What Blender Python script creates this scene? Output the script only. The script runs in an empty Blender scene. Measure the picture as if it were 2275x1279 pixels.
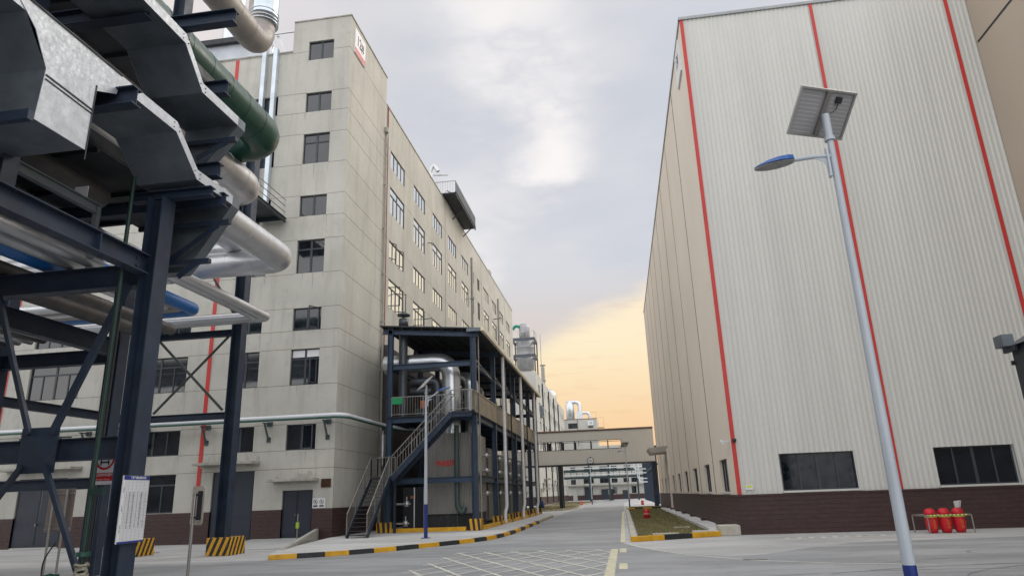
import bpy, math, random
from mathutils import Vector, Matrix
random.seed(7)
R = math.radians
scene = bpy.context.scene
col = scene.collection
# ------------------------------------------------------------------ camera
F_PX, CX, CY = 1531.0, 1137.5, 639.5
CAM = Vector((0.0, 0.0, 1.7))
ROT = (Matrix.Rotation(R(8.124), 3, 'Z') @ Matrix.Rotation(R(90 + 16.768), 3, 'X') @ Matrix.Rotation(R(-2.027), 3, 'Z'))
cd = bpy.data.cameras.new('camera'); cam = bpy.data.objects.new('camera', cd); col.objects.link(cam)
cam.matrix_world = Matrix.Translation(CAM) @ ROT.to_4x4()
cd.sensor_width = 36.0; cd.lens = 36.0 * F_PX / 2275.0; cd.clip_end = 3000
scene.camera = cam
# ------------------------------------------------------------------ world
SUN_EL, SUN_AZ = 38.0, 46.0      # degrees, azimuth from +Y towards +X
world = bpy.data.worlds.new('World'); scene.world = world; world.use_nodes = True
nt = world.node_tree; nt.nodes.clear()
def N(t, **k):
    n = nt.nodes.new(t)
    for a, v in k.items(): setattr(n, a, v)
    return n
def mth(op, a, b=None, c=None):
    n = N('ShaderNodeMath', operation=op)
    for i, v in enumerate((a, b, c)):
        if v is None: continue
        if isinstance(v, (int, float)): n.inputs[i].default_value = v
        else: nt.links.new(v, n.inputs[i])
    return n.outputs[0]
def sstep(x, a, b):
    n = N('ShaderNodeMapRange', interpolation_type='SMOOTHSTEP'); nt.links.new(x, n.inputs[0])
    n.inputs[1].default_value = a; n.inputs[2].default_value = b; n.inputs[3].default_value = 0; n.inputs[4].default_value = 1
    return n.outputs[0]
def mixc(f, a, b):
    n = N('ShaderNodeMix', data_type='RGBA')
    if isinstance(f, (int, float)): n.inputs[0].default_value = f
    else: nt.links.new(f, n.inputs[0])
    for i, v in ((6, a), (7, b)):
        if isinstance(v, tuple): n.inputs[i].default_value = (*v, 1)
        else: nt.links.new(v, n.inputs[i])
    return n.outputs[2]
tc = N('ShaderNodeTexCoord'); sp = N('ShaderNodeSeparateXYZ'); nt.links.new(tc.outputs['Generated'], sp.inputs[0])
az = mth('MULTIPLY', mth('ARCTAN2', sp.outputs[0], sp.outputs[1]), 57.2958)
el = mth('MULTIPLY', mth('ARCSINE', sp.outputs[2]), 57.2958)
def noise(scale, sc=(1, 1, 1), detail=5, rough=.55, rot=(0, 0, 0)):
    mp = N('ShaderNodeMapping'); mp.inputs['Scale'].default_value = sc; mp.inputs['Rotation'].default_value = rot
    nt.links.new(tc.outputs['Generated'], mp.inputs[0])
    n = N('ShaderNodeTexNoise'); n.inputs['Scale'].default_value = scale; n.inputs['Detail'].default_value = detail
    n.inputs['Roughness'].default_value = rough; nt.links.new(mp.outputs[0], n.inputs['Vector']); return n.outputs[0]
n1 = noise(2.2, (1, .7, 2.2), 6, .5); n2 = noise(5.5, (1, .8, 2.6), 6, .55, (0, .4, .3)); n3 = noise(9, (1, 1, 7), 4, .5)
skyt = N('ShaderNodeTexSky', sky_type='NISHITA'); skyt.sun_disc = False
skyt.sun_elevation = R(SUN_EL); skyt.sun_rotation = R(SUN_AZ); skyt.air_density = 1.2; skyt.dust_density = 2.5
sk = N('ShaderNodeVectorMath', operation='SCALE'); nt.links.new(skyt.outputs[0], sk.inputs[0]); sk.inputs['Scale'].default_value = 0.06
hazeblue = mixc(0.88, sk.outputs[0], (0.66, 0.685, 0.75))
# grey and white cloud sheets
cl = sstep(mth('ADD', mth('MULTIPLY', n1, .6), mth('MULTIPLY', n2, .4)), .40, .62)
base = mixc(mth('MULTIPLY', cl, .55), hazeblue, (0.76, 0.76, 0.79))
gauss = lambda az0, el0, sa, se: mth('POWER', 2.718, mth('MULTIPLY', -1.0, mth('ADD', mth('POWER', mth('DIVIDE', mth('SUBTRACT', az, az0), sa), 2.0), mth('POWER', mth('DIVIDE', mth('SUBTRACT', el, el0), se), 2.0))))
az0_, el0_ = az, el
az = mth('ADD', az, mth('MULTIPLY', mth('SUBTRACT', n1, .5), 26.0)); el = mth('ADD', el, mth('MULTIPLY', mth('SUBTRACT', n2, .5), 26.0))
blob = mth('MAXIMUM', gauss(-5.0, 29.5, 4.2, 5.0), mth('MAXIMUM', mth('MULTIPLY', gauss(-6.5, 39, 7.5, 9), .85), mth('MULTIPLY', gauss(-9, 24, 4.5, 5.0), .5)))
az, el = az0_, el0_
blob = mth('MULTIPLY', sstep(blob, .05, 1.05), mth('ADD', .45, mth('MULTIPLY', n2, 1.0)))
base = mixc(mth('MULTIPLY', blob, .95), base, (.97, .93, .92))
left = sstep(az, -12.0, -42.0)
base = mixc(mth('MULTIPLY', left, .8), base, (0.88, 0.80, 0.775))
# low clouds lit from below, left of the sunset
low = mth('MULTIPLY', sstep(el, 19.0, 12.0), .75)
base = mixc(low, base, (0.72, 0.62, 0.56))
# sunset gap near the horizon
bound = mth('ADD', mth('ADD', 14.6, mth('MULTIPLY', az, .42)), mth('MULTIPLY', mth('SUBTRACT', n2, .5), 7.0))
warm = sstep(mth('SUBTRACT', bound, el), -1.2, 2.2)
warm = mth('MULTIPLY', warm, sstep(az, -45.0, -18.0))
wcol = mixc(sstep(el, 3.0, 13.0), (0.95, 0.64, 0.36), (1.0, 0.86, 0.60))
wcol = mixc(sstep(el, 10.0, 16.0), wcol, (1.0, .86, .64))
wcol = mixc(mth('MULTIPLY', sstep(n3, .52, .7), .28), wcol, (0.80, 0.50, 0.34))
base = mixc(warm, base, wcol)
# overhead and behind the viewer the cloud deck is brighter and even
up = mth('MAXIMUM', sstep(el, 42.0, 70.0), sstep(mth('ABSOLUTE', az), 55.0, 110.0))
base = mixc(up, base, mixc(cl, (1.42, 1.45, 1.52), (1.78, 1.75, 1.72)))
base = mixc(sstep(el, -1.0, -6.0), base, (0.25, 0.25, 0.26))
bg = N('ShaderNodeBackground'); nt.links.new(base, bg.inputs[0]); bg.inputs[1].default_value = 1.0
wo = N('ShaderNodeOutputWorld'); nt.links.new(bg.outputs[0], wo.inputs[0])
# ------------------------------------------------------------------ sun behind thin cloud
sd = bpy.data.lights.new('sun', 'SUN'); sun = bpy.data.objects.new('sun', sd); col.objects.link(sun)
sd.energy = 1.1; sd.angle = R(30); sd.color = (1.0, .93, .84)
sdir = Vector((math.sin(R(SUN_AZ)) * math.cos(R(SUN_EL)), math.cos(R(SUN_AZ)) * math.cos(R(SUN_EL)), math.sin(R(SUN_EL))))
sun.rotation_euler = sdir.to_track_quat('Z', 'Y').to_euler(); sun.location = (0, 60, 60)
scene.view_settings.view_transform = 'Standard'; scene.view_settings.look = 'None'
scene.view_settings.gamma = 1; scene.view_settings.exposure = 0.0
scene.cycles.max_bounces = 6

# ================================================================== helpers
def ray(x, y): return ROT @ Vector((x - CX, -(y - CY), -F_PX))
def at(x, y, X=None, Y=None, Z=None):
    """a pixel of the photograph taken back to the plane it lies on"""
    d = ray(x, y)
    s = (X - CAM.x) / d.x if X is not None else (Y - CAM.y) / d.y if Y is not None else (Z - CAM.z) / d.z
    return CAM + d * s
_m = {}
def mat(name, color, rough=.7, metal=0.0, var=.15, scale=1.0, stretch=(1, 1, 1), bump=0.0, bscale=30, streak=0.0, streakcol=(.2, .18, .15),
        spec=.5, ior=1.5, spots=0.0, spotcol=(.1, .1, .1), coat=0.0, rvar=.1, alpha=1.0):
    if name in _m: return _m[name]
    m = bpy.data.materials.new(name); m.use_nodes = True; t = m.node_tree; b = t.nodes['Principled BSDF']
    L = t.links.new
    geo = t.nodes.new('ShaderNodeNewGeometry')
    def nz(scale, st=(1, 1, 1), det=4, r=.55):
        mp = t.nodes.new('ShaderNodeMapping'); mp.inputs['Scale'].default_value = st; L(geo.outputs['Position'], mp.inputs[0])
        n = t.nodes.new('ShaderNodeTexNoise'); n.inputs['Scale'].default_value = scale; n.inputs['Detail'].default_value = det
        n.inputs['Roughness'].default_value = r; L(mp.outputs[0], n.inputs['Vector']); return n.outputs[0]
    def rng(x, a, b2, c, d):
        n = t.nodes.new('ShaderNodeMapRange'); L(x, n.inputs[0])
        for i, v in enumerate((a, b2, c, d)): n.inputs[i + 1].default_value = v
        return n.outputs[0]
    def mx(f, a, c, mode='MIX'):
        n = t.nodes.new('ShaderNodeMix'); n.data_type = 'RGBA'; n.blend_type = mode
        L(f, n.inputs[0]) if not isinstance(f, float) else setattr(n.inputs[0], 'default_value', f)
        for i, v in ((6, a), (7, c)):
            if isinstance(v, tuple): n.inputs[i].default_value = (*v, 1)
            else: L(v, n.inputs[i])
        return n.outputs[2]
    n_ = nz(scale, stretch)
    dark = tuple(c * (1 - var) for c in color); light = tuple(min(1, c * (1 + var)) for c in color)
    c = mx(rng(n_, .3, .7, 0, 1), dark, light)
    if streak:
        s_ = nz(1.6, (1, 1, .12), 5, .6)
        c = mx(rng(s_, .5, .72, 0, streak), c, streakcol)
    if spots:
        s_ = nz(2.2, (1, 1, 1), 6, .65)
        c = mx(rng(s_, .54, .66, 0, spots), c, spotcol)
    L(c, b.inputs['Base Color'])
    b.inputs['Metallic'].default_value = metal; b.inputs['IOR'].default_value = ior
    b.inputs['Specular IOR Level'].default_value = spec
    b.inputs['Coat Weight'].default_value = coat; b.inputs['Coat Roughness'].default_value = .15
    L(rng(nz(scale * 3), .3, .7, max(0, rough - rvar), min(1, rough + rvar)), b.inputs['Roughness'])
    if alpha < 1: b.inputs['Alpha'].default_value = alpha
    if bump:
        bp = t.nodes.new('ShaderNodeBump'); bp.inputs['Strength'].default_value = bump; bp.inputs['Distance'].default_value = .02
        L(nz(bscale, (1, 1, 1), 3), bp.inputs['Height']); L(bp.outputs[0], b.inputs['Normal'])
    _m[name] = m; return m

class MB:
    def __init__(s): s.v = []; s.f = []; s.mi = []; s.sm = []
    def add(s, vs, fs, mi=0, smooth=False):
        o = len(s.v); s.v += [Vector(p) for p in vs]
        for f in fs: s.f.append([i + o for i in f]); s.mi.append(mi); s.sm.append(smooth)
    def box(s, x0, x1, y0, y1, z0, z1, mi=0):
        if x0 > x1: x0, x1 = x1, x0
        if y0 > y1: y0, y1 = y1, y0
        if z0 > z1: z0, z1 = z1, z0
        s.add([(x0,y0,z0),(x1,y0,z0),(x1,y1,z0),(x0,y1,z0),(x0,y0,z1),(x1,y0,z1),(x1,y1,z1),(x0,y1,z1)],
              [(3,2,1,0),(4,5,6,7),(0,1,5,4),(1,2,6,5),(2,3,7,6),(3,0,4,7)], mi); return s
    def bar(s, p, q, w, h, up=(0, 0, 1), mi=0, off=(0, 0)):
        """box from p to q; w across, h along up"""
        p = Vector(p); q = Vector(q); d = (q - p).normalized(); up = Vector(up)
        side = d.cross(up)
        if side.length < 1e-4: up = Vector((0, 1, 0)); side = d.cross(up)
        side.normalize(); u = side.cross(d).normalized()
        o = side * off[0] + u * off[1]
        vs = [e + o + side * a * w / 2 + u * b * h / 2 for e in (p, q) for a, b in ((-1,-1),(1,-1),(1,1),(-1,1))]
        s.add(vs, [(3,2,1,0),(4,5,6,7),(0,1,5,4),(1,2,6,5),(2,3,7,6),(3,0,4,7)], mi); return s
    def ibeam(s, p, q, b, h, up=(0, 0, 1), tf=.022, tw=.016):
        """H section: flanges b wide, h apart along up"""
        s.bar(p, q, b, tf, up, off=(0, h/2 - tf/2)); s.bar(p, q, b, tf, up, off=(0, -h/2 + tf/2)); s.bar(p, q, tw, h - 2*tf - .002, up); return s
    def tube(s, pts, r, seg=14, bend=None, caps=True, mi=0, r1=None):
        pts = [Vector(p) for p in pts]; bend = bend if bend is not None else r * 1.6
        path = [pts[0]]
        for i in range(1, len(pts) - 1):
            a = (pts[i-1] - pts[i]); b = (pts[i+1] - pts[i]); k = min(bend, a.length * .49, b.length * .49)
            pa = pts[i] + a.normalized() * k; pb = pts[i] + b.normalized() * k
            for j in range(7):
                t = j / 6; path.append(pa.lerp(pts[i], t).lerp(pts[i].lerp(pb, t), t))
        path.append(pts[-1]); n = len(path); rings = []; u = None
        for i, p in enumerate(path):
            d = (path[min(i+1, n-1)] - path[max(i-1, 0)]).normalized()
            if u is None: u = d.orthogonal().normalized()
            u = (u - d * u.dot(d)).normalized(); w = d.cross(u)
            rr = r if r1 is None else r + (r1 - r) * i / (n - 1)
            rings.append([p + (u * math.cos(2*math.pi*k/seg) + w * math.sin(2*math.pi*k/seg)) * rr for k in range(seg)])
        vs = [v for rg in rings for v in rg]; fs = []
        for i in range(n - 1):
            for k in range(seg): fs.append((i*seg+k, i*seg+(k+1) % seg, (i+1)*seg+(k+1) % seg, (i+1)*seg+k))
        s.add(vs, fs, mi, True)
        if caps: s.add(rings[0], [tuple(range(seg))[::-1]], mi); s.add(rings[-1], [tuple(range(seg))], mi)
        return s
    def lathe(s, c, prof, seg=20, mi=0, axis='Z'):
        """prof: (radius, height) list"""
        c = Vector(c); vs = []; fs = []
        for r, z in prof:
            for k in range(seg):
                a = 2*math.pi*k/seg; vs.append(c + Vector((r*math.cos(a), r*math.sin(a), z)))
        for i in range(len(prof)-1):
            for k in range(seg): fs.append((i*seg+k, i*seg+(k+1) % seg, (i+1)*seg+(k+1) % seg, (i+1)*seg+k))
        fs.append(tuple(range(seg))[::-1]); fs.append(tuple((len(prof)-1)*seg+k for k in range(seg)))
        s.add(vs, fs, mi, True); return s
    def prism(s, poly, ext, mi=0):
        n = len(poly); poly = [Vector(p) for p in poly]; e = Vector(ext)
        s.add(poly + [p + e for p in poly], [tuple(range(n))[::-1], tuple(range(n, 2*n))] + [(i, (i+1) % n, (i+1) % n + n, i + n) for i in range(n)], mi); return s
    def mbox(s, m, u0, u1, d0, d1, z0, z1, mi=0):
        p = [m(u, d, z) for z in (z0, z1) for u, d in ((u0, d0), (u1, d0), (u1, d1), (u0, d1))]
        s.add(p, [(3,2,1,0),(4,5,6,7),(0,1,5,4),(1,2,6,5),(2,3,7,6),(3,0,4,7)], mi); return s
    def build(s, name, mats, parent=None, bevel=0):
        me = bpy.data.meshes.new(name)
        org = Vector((0, 0, 0)); p = parent
        while p is not None: org += p.location; p = p.parent
        me.from_pydata([v - org for v in s.v], [], s.f)
        mats = mats if isinstance(mats, (list, tuple)) else [mats]
        for m in mats: me.materials.append(m)
        me.polygons.foreach_set('material_index', s.mi); me.polygons.foreach_set('use_smooth', s.sm); me.update()
        o = bpy.data.objects.new(name, me); col.objects.link(o)
        if parent is not None: o.parent = parent
        if bevel:
            b = o.modifiers.new('bevel', 'BEVEL'); b.width = bevel; b.segments = 2; b.limit_method = 'ANGLE'
        return o
def tag(o, label=None, cat=None, group=None, kind=None):
    if label: o['label'] = label
    if cat: o['category'] = cat
    if group: o['group'] = group
    if kind: o['kind'] = kind
    return o
def thing(name, label, cat, loc=(0, 0, 0), group=None):
    o = bpy.data.objects.new(name, None); col.objects.link(o); o.location = loc; o.empty_display_size = .3
    return tag(o, label, cat, group)
def structure(o): o['kind'] = 'structure'; return o
def centre(mb):
    xs = [v.x for v in mb.v]; ys = [v.y for v in mb.v]; zs = [v.z for v in mb.v]
    return Vector(((min(xs)+max(xs))/2, (min(ys)+max(ys))/2, min(zs)))
def single(mb, name, m, label, cat, group=None, bevel=0):
    """a thing that is one mesh, its origin at its own base"""
    c = centre(mb); mb.v = [v - c for v in mb.v]; o = mb.build(name, m, None, bevel); o.location = c
    return tag(o, label, cat, group)
def text(body, size, parent, org, ux, uz, m, align='CENTER', name='lettering', bold=0.0, sx=1.0):
    cu = bpy.data.curves.new('t', 'FONT'); cu.body = body; cu.size = size; cu.align_x = align; cu.align_y = 'CENTER'; cu.space_line = 1.0; cu.offset = bold; cu.resolution_u = 3
    to = bpy.data.objects.new('t', cu); col.objects.link(to)
    dg = bpy.context.evaluated_depsgraph_get(); dg.update()
    me = bpy.data.meshes.new_from_object(to.evaluated_get(dg)); bpy.data.objects.remove(to)
    org = Vector(org); ux = Vector(ux) * sx; uz = Vector(uz)
    vs = [org + ux * v.co.x + uz * v.co.y for v in me.vertices]; fs = [tuple(p.vertices) for p in me.polygons]
    b = MB(); b.add(vs, fs); bpy.data.meshes.remove(me)
    return b.build(name, m, parent)
def wall_grid(mb, m, u0, u1, z0, z1, holes, reveal=.2, mi=0, mr=0):
    holes = [h for h in holes if h[1] > u0 and h[0] < u1 and h[3] > z0 and h[2] < z1]
    us = sorted({u0, u1, *[h[0] for h in holes], *[h[1] for h in holes]}); zs = sorted({z0, z1, *[h[2] for h in holes], *[h[3] for h in holes]})
    for i in range(len(us)-1):
        for j in range(len(zs)-1):
            uc, zc = (us[i]+us[i+1])/2, (zs[j]+zs[j+1])/2
            if any(h[0] < uc < h[1] and h[2] < zc < h[3] for h in holes): continue
            mb.add([m(us[i],0,zs[j]), m(us[i+1],0,zs[j]), m(us[i+1],0,zs[j+1]), m(us[i],0,zs[j+1])], [(0,1,2,3)], mi)
    for a, b, c, d in holes:
        for p, q in (((a,c),(b,c)), ((b,c),(b,d)), ((b,d),(a,d)), ((a,d),(a,c))):
            mb.add([m(p[0],0,p[1]), m(q[0],0,q[1]), m(q[0],-reveal,q[1]), m(p[0],-reveal,p[1])], [(0,1,2,3)], mr)
def corr(mb, m, u0, u1, z0, z1, pitch=.2, depth=.03, holes=(), mi=0):
    """trapezoid-ribbed sheet"""
    n = max(1, round((u1-u0)/pitch)); pitch = (u1-u0)/n; prof = []
    for k in range(n):
        b = u0 + k*pitch; prof += [(b, 0), (b+.45*pitch, 0), (b+.58*pitch, depth), (b+.87*pitch, depth)]
    prof.append((u1, 0))
    for (a, da), (b, db) in zip(prof, prof[1:]):
        uc = (a+b)/2; cut = sorted((h[2], h[3]) for h in holes if h[0] < uc < h[1]); lo = z0
        for c, d in cut + [(z1, z1)]:
            if c > lo: mb.add([m(a,da,lo), m(b,db,lo), m(b,db,c), m(a,da,c)], [(0,1,2,3)], mi)
            lo = max(lo, d)
# ------------------------------------------------------------------ materials
M_wall = mat('cement_render', (.485, .475, .43), .85, var=.09, scale=.35, bump=.15, bscale=8, streak=.5, streakcol=(.31, .305, .265), spots=.32, spotcol=(.375, .365, .33))
M_seam = mat('seam_brown', (.17, .14, .125), .8)
M_brown = mat('brown_tile', (.052, .026, .024), .6, var=.2, scale=2, stretch=(1, 1, 6), bump=.2)
M_brownline = mat('brown_tile_joint', (.03, .02, .02), .8)
M_frame = mat('window_frame_dark', (.035, .042, .055), .45, var=.1)
M_glass = mat('window_glass', (.010, .014, .020), .06, var=.5, scale=1.3, ior=1.8, rvar=.03, bump=.02, bscale=1.2)
M_glass2 = mat('bright_reflection_glass', (.78, .81, .82), .10, metal=.8, var=.10, scale=.7, ior=1.6, rvar=.03, bump=.02, bscale=1.2)  # pale metallic base put in to brighten the sky reflection on the panes
M_glass3 = mat('warehouse_glass', (.006, .010, .016), .08, var=.5, scale=1.1, ior=1.38)
M_door = mat('door_blue_grey', (.020, .027, .042), .5, var=.12, bump=.05)
M_conc = mat('concrete_trim', (.38, .37, .33), .85, var=.15, scale=3, streak=.6, streakcol=(.16, .15, .13), bump=.2)
M_red = mat('red_strip_paint', (.52, .032, .028), .45, var=.06)
M_steel = mat('blue_grey_steel_paint', (.023, .036, .062), .5, var=.25, scale=1.4, bump=.06, spec=.3, spots=.35, spotcol=(.055, .055, .06), streak=.25, streakcol=(.05, .045, .04))
M_steel2 = mat('annex_steel_paint', (.028, .052, .092), .5, var=.18, scale=1.4, bump=.04)
M_dark = mat('dark_steel', (.02, .024, .03), .6, var=.2)
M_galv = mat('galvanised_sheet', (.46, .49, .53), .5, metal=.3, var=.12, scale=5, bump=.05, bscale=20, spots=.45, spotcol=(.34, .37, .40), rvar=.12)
M_galvdk = mat('galvanised_underside', (.14, .165, .19), .5, metal=.4, var=.2, scale=2)  # darker copy of the galvanised sheet, shade under the trays put into the colour
M_silver = mat('silver_pipe_cladding', (.56, .57, .59), .38, metal=.75, var=.06, scale=1.2, bump=.02, bscale=4)
M_silver2 = mat('polished_duct_cladding', (.60, .63, .66), .30, metal=.85, var=.05, scale=.8, rvar=.04)
M_greycl = mat('grey_pipe_cladding', (.30, .28, .265), .5, metal=.35, var=.12, scale=2, bump=.05, bscale=5)
M_rackgrey = mat('shaded_pipe_cladding', (.085, .08, .078), .55, metal=.3, var=.25, scale=2, spots=.3)  # grey pipe cladding darkened to stand for the shade inside the rack
M_green = mat('green_pipe_paint', (.009, .054, .038), .38, var=.2, scale=1.5, coat=.15, spec=.35)
M_green2 = mat('green_small_paint', (.012, .07, .05), .45, var=.15)
M_teal = mat('teal_pipe_paint', (.02, .14, .16), .45, var=.2)
M_blue = mat('blue_pipe_paint', (.012, .13, .40), .38, var=.12, coat=.3)
M_blueband = mat('pole_blue_paint', (.006, .022, .17), .4, var=.1)
M_white = mat('white_paint', (.66, .69, .73), .4, var=.06)
M_pole = mat('grey_white_pole_paint', (.42, .46, .51), .35, var=.08, coat=.2)
M_whitew = mat('white_render', (.46, .455, .425), .85, var=.10, scale=.3, streak=.4, streakcol=(.33, .33, .30), spots=.25, spotcol=(.38, .37, .34))
M_corr = mat('pale_ribbed_cladding', (.585, .585, .555), .5, var=.06, scale=1.1, stretch=(1, 1, .03), streak=.2, spots=.10, spotcol=(.5, .5, .46), streakcol=(.47, .47, .44))
M_flat = mat('beige_flat_cladding', (.72, .655, .57), .58, var=.04, scale=.2, spec=.35)
M_taupe = mat('taupe_cladding', (.42, .355, .285), .5, var=.04, scale=.2)
M_sheet = mat('ribbed_steel_sheet', (.26, .255, .24), .42, metal=.5, var=.18, scale=1, stretch=(1, 1, .3))
M_yellow = mat('yellow_kerb_paint', (.62, .33, .012), .6, var=.2, scale=3, bump=.15, spots=.35, spotcol=(.33, .22, .06))
M_black = mat('black_kerb_paint', (.018, .02, .022), .65, var=.25, scale=3, bump=.15, spots=.3, spotcol=(.10, .10, .10))
M_kerbold = mat('worn_kerb_concrete', (.34, .30, .22), .8, var=.25, scale=2, spots=.6, spotcol=(.45, .33, .10))
M_kerb = mat('pale_kerb_stone', (.46, .44, .38), .8, var=.2, scale=4, bump=.2)
M_rail = mat('stainless_rail', (.34, .33, .31), .35, metal=.8, var=.1)
M_redtank = mat('red_cover', (.55, .008, .020), .5, var=.15, scale=6, bump=.2, bscale=12)
M_hiviz = mat('yellow_green_band', (.62, .70, .08), .5)
M_orange = mat('orange_print', (.75, .20, .03), .6)
M_signw = mat('sign_white', (.72, .72, .74), .45, var=.03)
M_signr = mat('sign_red', (.50, .012, .02), .45)
M_signb = mat('sign_blue', (.012, .03, .22), .45)
M_ink = mat('sign_ink', (.02, .02, .025), .6)
M_redchar = mat('red_character_paint', (.60, .02, .02), .55)
M_bronze = mat('bronze_plaque', (.10, .045, .02), .4, metal=.5, var=.3, scale=8)
M_plastic = mat('clear_plastic_bag', (.7, .7, .7), .15, alpha=.35, bump=.6, bscale=14)
M_rope = mat('rope_and_rag', (.30, .28, .22), .9, var=.3, scale=20)
M_trail = mat('road_paint', (.62, .58, .42), .8, var=.15, scale=4, spots=.5, spotcol=(.30, .30, .29))
M_trailw = mat('road_paint_faded', (.58, .575, .52), .85, var=.12, scale=1, spots=.7, spotcol=(.30, .305, .31))
M_tan = mat('manhole_iron', (.16, .16, .15), .8)

def ground_mat(name, c, c2, seed):
    m = bpy.data.materials.new(name); m.use_nodes = True; t = m.node_tree; b = t.nodes['Principled BSDF']; L = t.links.new
    g = t.nodes.new('ShaderNodeNewGeometry')
    def nz(sc, st, det=6, r=.6):
        mp = t.nodes.new('ShaderNodeMapping'); mp.inputs['Scale'].default_value = st; mp.inputs['Location'].default_value = (seed, seed*2, 0); L(g.outputs['Position'], mp.inputs[0])
        n = t.nodes.new('ShaderNodeTexNoise'); n.inputs['Scale'].default_value = sc; n.inputs['Detail'].default_value = det; n.inputs['Roughness'].default_value = r
        n.inputs['Distortion'].default_value = .6; L(mp.outputs[0], n.inputs['Vector']); return n.outputs[0]
    def mr(x, a, b2, c_, d):
        n = t.nodes.new('ShaderNodeMapRange'); L(x, n.inputs[0])
        for i, v in enumerate((a, b2, c_, d)): n.inputs[i+1].default_value = v
        return n.outputs[0]
    def mx(f, a, c_):
        n = t.nodes.new('ShaderNodeMix'); n.data_type = 'RGBA'; L(f, n.inputs[0])
        for i, v in ((6, a), (7, c_)):
            if isinstance(v, tuple): n.inputs[i].default_value = (*v, 1)
            else: L(v, n.inputs[i])
        return n.outputs[2]
    k = mx(mr(nz(.12, (1, 1, 1)), .35, .65, 0, 1), c, c2)
    k = mx(mr(nz(.5, (.35, 1, 1), 5), .45, .60, 0, .75), k, tuple(v*.70 for v in c))       # tyre-worn bands across the junction
    k = mx(mr(nz(1.7, (.22, 1, 1), 6), .50, .66, 0, .6), k, tuple(v*.66 for v in c))
    k = mx(mr(nz(3.0, (1, 1, 1), 7, .7), .62, .72, 0, .5), k, tuple(v*.5 for v in c))
    k = mx(mr(nz(14, (1, 1, 1), 3), .3, .75, 0, .35), k, tuple(v*1.15 for v in c2))
    L(k, b.inputs['Base Color']); L(mr(nz(2, (1, 1, 1)), .3, .7, .62, .85), b.inputs['Roughness'])
    bp = t.nodes.new('ShaderNodeBump'); bp.inputs['Strength'].default_value = .25; bp.inputs['Distance'].default_value = .01
    L(nz(40, (1, 1, 1), 3), bp.inputs['Height']); L(bp.outputs[0], b.inputs['Normal']); return m
M_apron = ground_mat('concrete_apron', (.41, .415, .415), (.50, .50, .50), 3.1)
M_road = ground_mat('concrete_road', (.275, .285, .295), (.355, .362, .37), 9.4)
M_walk = ground_mat('footway_concrete', (.50, .505, .505), (.58, .585, .58), 17.3)
M_soil = mat('dry_grass_ground', (.165, .145, .072), .95, var=.35, scale=.9, stretch=(.5, 1.4, 1), bump=.6, bscale=6, spots=.5, spotcol=(.20, .165, .09))

# ================================================================== ground
structure(MB().box(-1500, 1500, -300, 2400, -.5, 0).build('ground', M_apron))
def sheet(name, poly, z, m, parent=None, thick=0):
    b = MB(); n = len(poly); b.add([(x, y, z) for x, y in poly], [tuple(range(n))])
    if thick:
        vs = [(x, y, z) for x, y in poly] + [(x, y, z - thick) for x, y in poly]
        b.add(vs, [(i, (i+1) % n, (i+1) % n + n, i + n) for i in range(n)])
    return structure(b.build(name, m, parent))
road = sheet('road', [(-60, -30), (60, -30), (60, 25.2), (12.0, 24.4), (8.3, 23.9), (6.9, 23.6), (5.2, 22.1), (3.6, 20.3), (2.6, 19.9), (1.6, 21.1), (.46, 23.7), (-.02, 26), (.02, 60), (.1, 76), (.2, 120),
                      (1.5, 150), (-6.4, 150), (-5.6, 98), (-4.6, 90), (-5.45, 76), (-5.4, 58), (-5.23, 43), (-5.1, 33.5), (-5.6, 29), (-7, 26.6), (-8.5, 24.2), (-9.8, 22.95), (-11.35, 22.1), (-14, 21.6), (-24, 21.2), (-60, 20.5)], .004, M_road)
sheet('service_lane', [(1.5, 150), (3, 178), (-14, 178), (-6.4, 150)], .005, M_road)
# painted markings
def strip(b, p, q, w, z=.009):
    p = Vector((*p, z)); q = Vector((*q, z)); d = (q-p).normalized(); s = Vector((-d.y, d.x, 0))*w/2
    b.add([p-s, p+s, q+s, q-s], [(0,1,2,3)])
b = MB(); strip(b, (-.10, 26.2), (-.04, 67), .17); strip(b, (-.1, 21.9), (-.1, 23.4), .20); strip(b, (-.1, 17.2), (-.1, 18.6), .2); strip(b, (-.1, 12.5), (-.1, 13.9), .2)
strip(b, (-.42, 13), (-.36, 23.2), .22)
structure(b.build('edge_line', M_trail))
b = MB()
X0, X1, Y0, Y1 = -5.4, -.45, 13.0, 23.2
def clipseg(x, y, dx, dy):
    t0, t1 = -99, 99
    for p, d, lo, hi in ((x, dx, X0, X1), (y, dy, Y0, Y1)):
        a, c = (lo-p)/d, (hi-p)/d
        t0 = max(t0, min(a, c)); t1 = min(t1, max(a, c))
    return t0, t1
for k in range(-8, 18):
    for sx in (1, -1):
        x, y = X1, 13.3 + k*1.75; t0, t1 = clipseg(x, y, sx*.5, 1.0)
        if t1 > t0 + .2: strip(b, (x+t0*sx*.5, y+t0), (x+t1*sx*.5, y+t1), .10, .010 if sx > 0 else .012)
strip(b, (X0, Y1), (X1-.12, Y1), .10, .014)
structure(b.build('hatched_box_marking', M_trailw))
b = MB(); arc = [(-.08, 26.0), (.2, 24.7), (.46, 23.72), (1.0, 22.2), (1.55, 20.89), (2.34, 19.6), (3.2, 18.6), (4.6, 17.6), (6.5, 16.9)]
for p, q in zip(arc, arc[1:]): strip(b, p, q, .10, .008)
structure(b.build('curved_edge_line', M_trailw))
b = MB(); b.box(-19.9, -18.7, 27.0, 27.35, .004, .012)
single(b, 'drain_grate', M_tan, 'dark flat drain grate on the pale concrete beside the striped block', 'drain grate')
b = MB()
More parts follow.
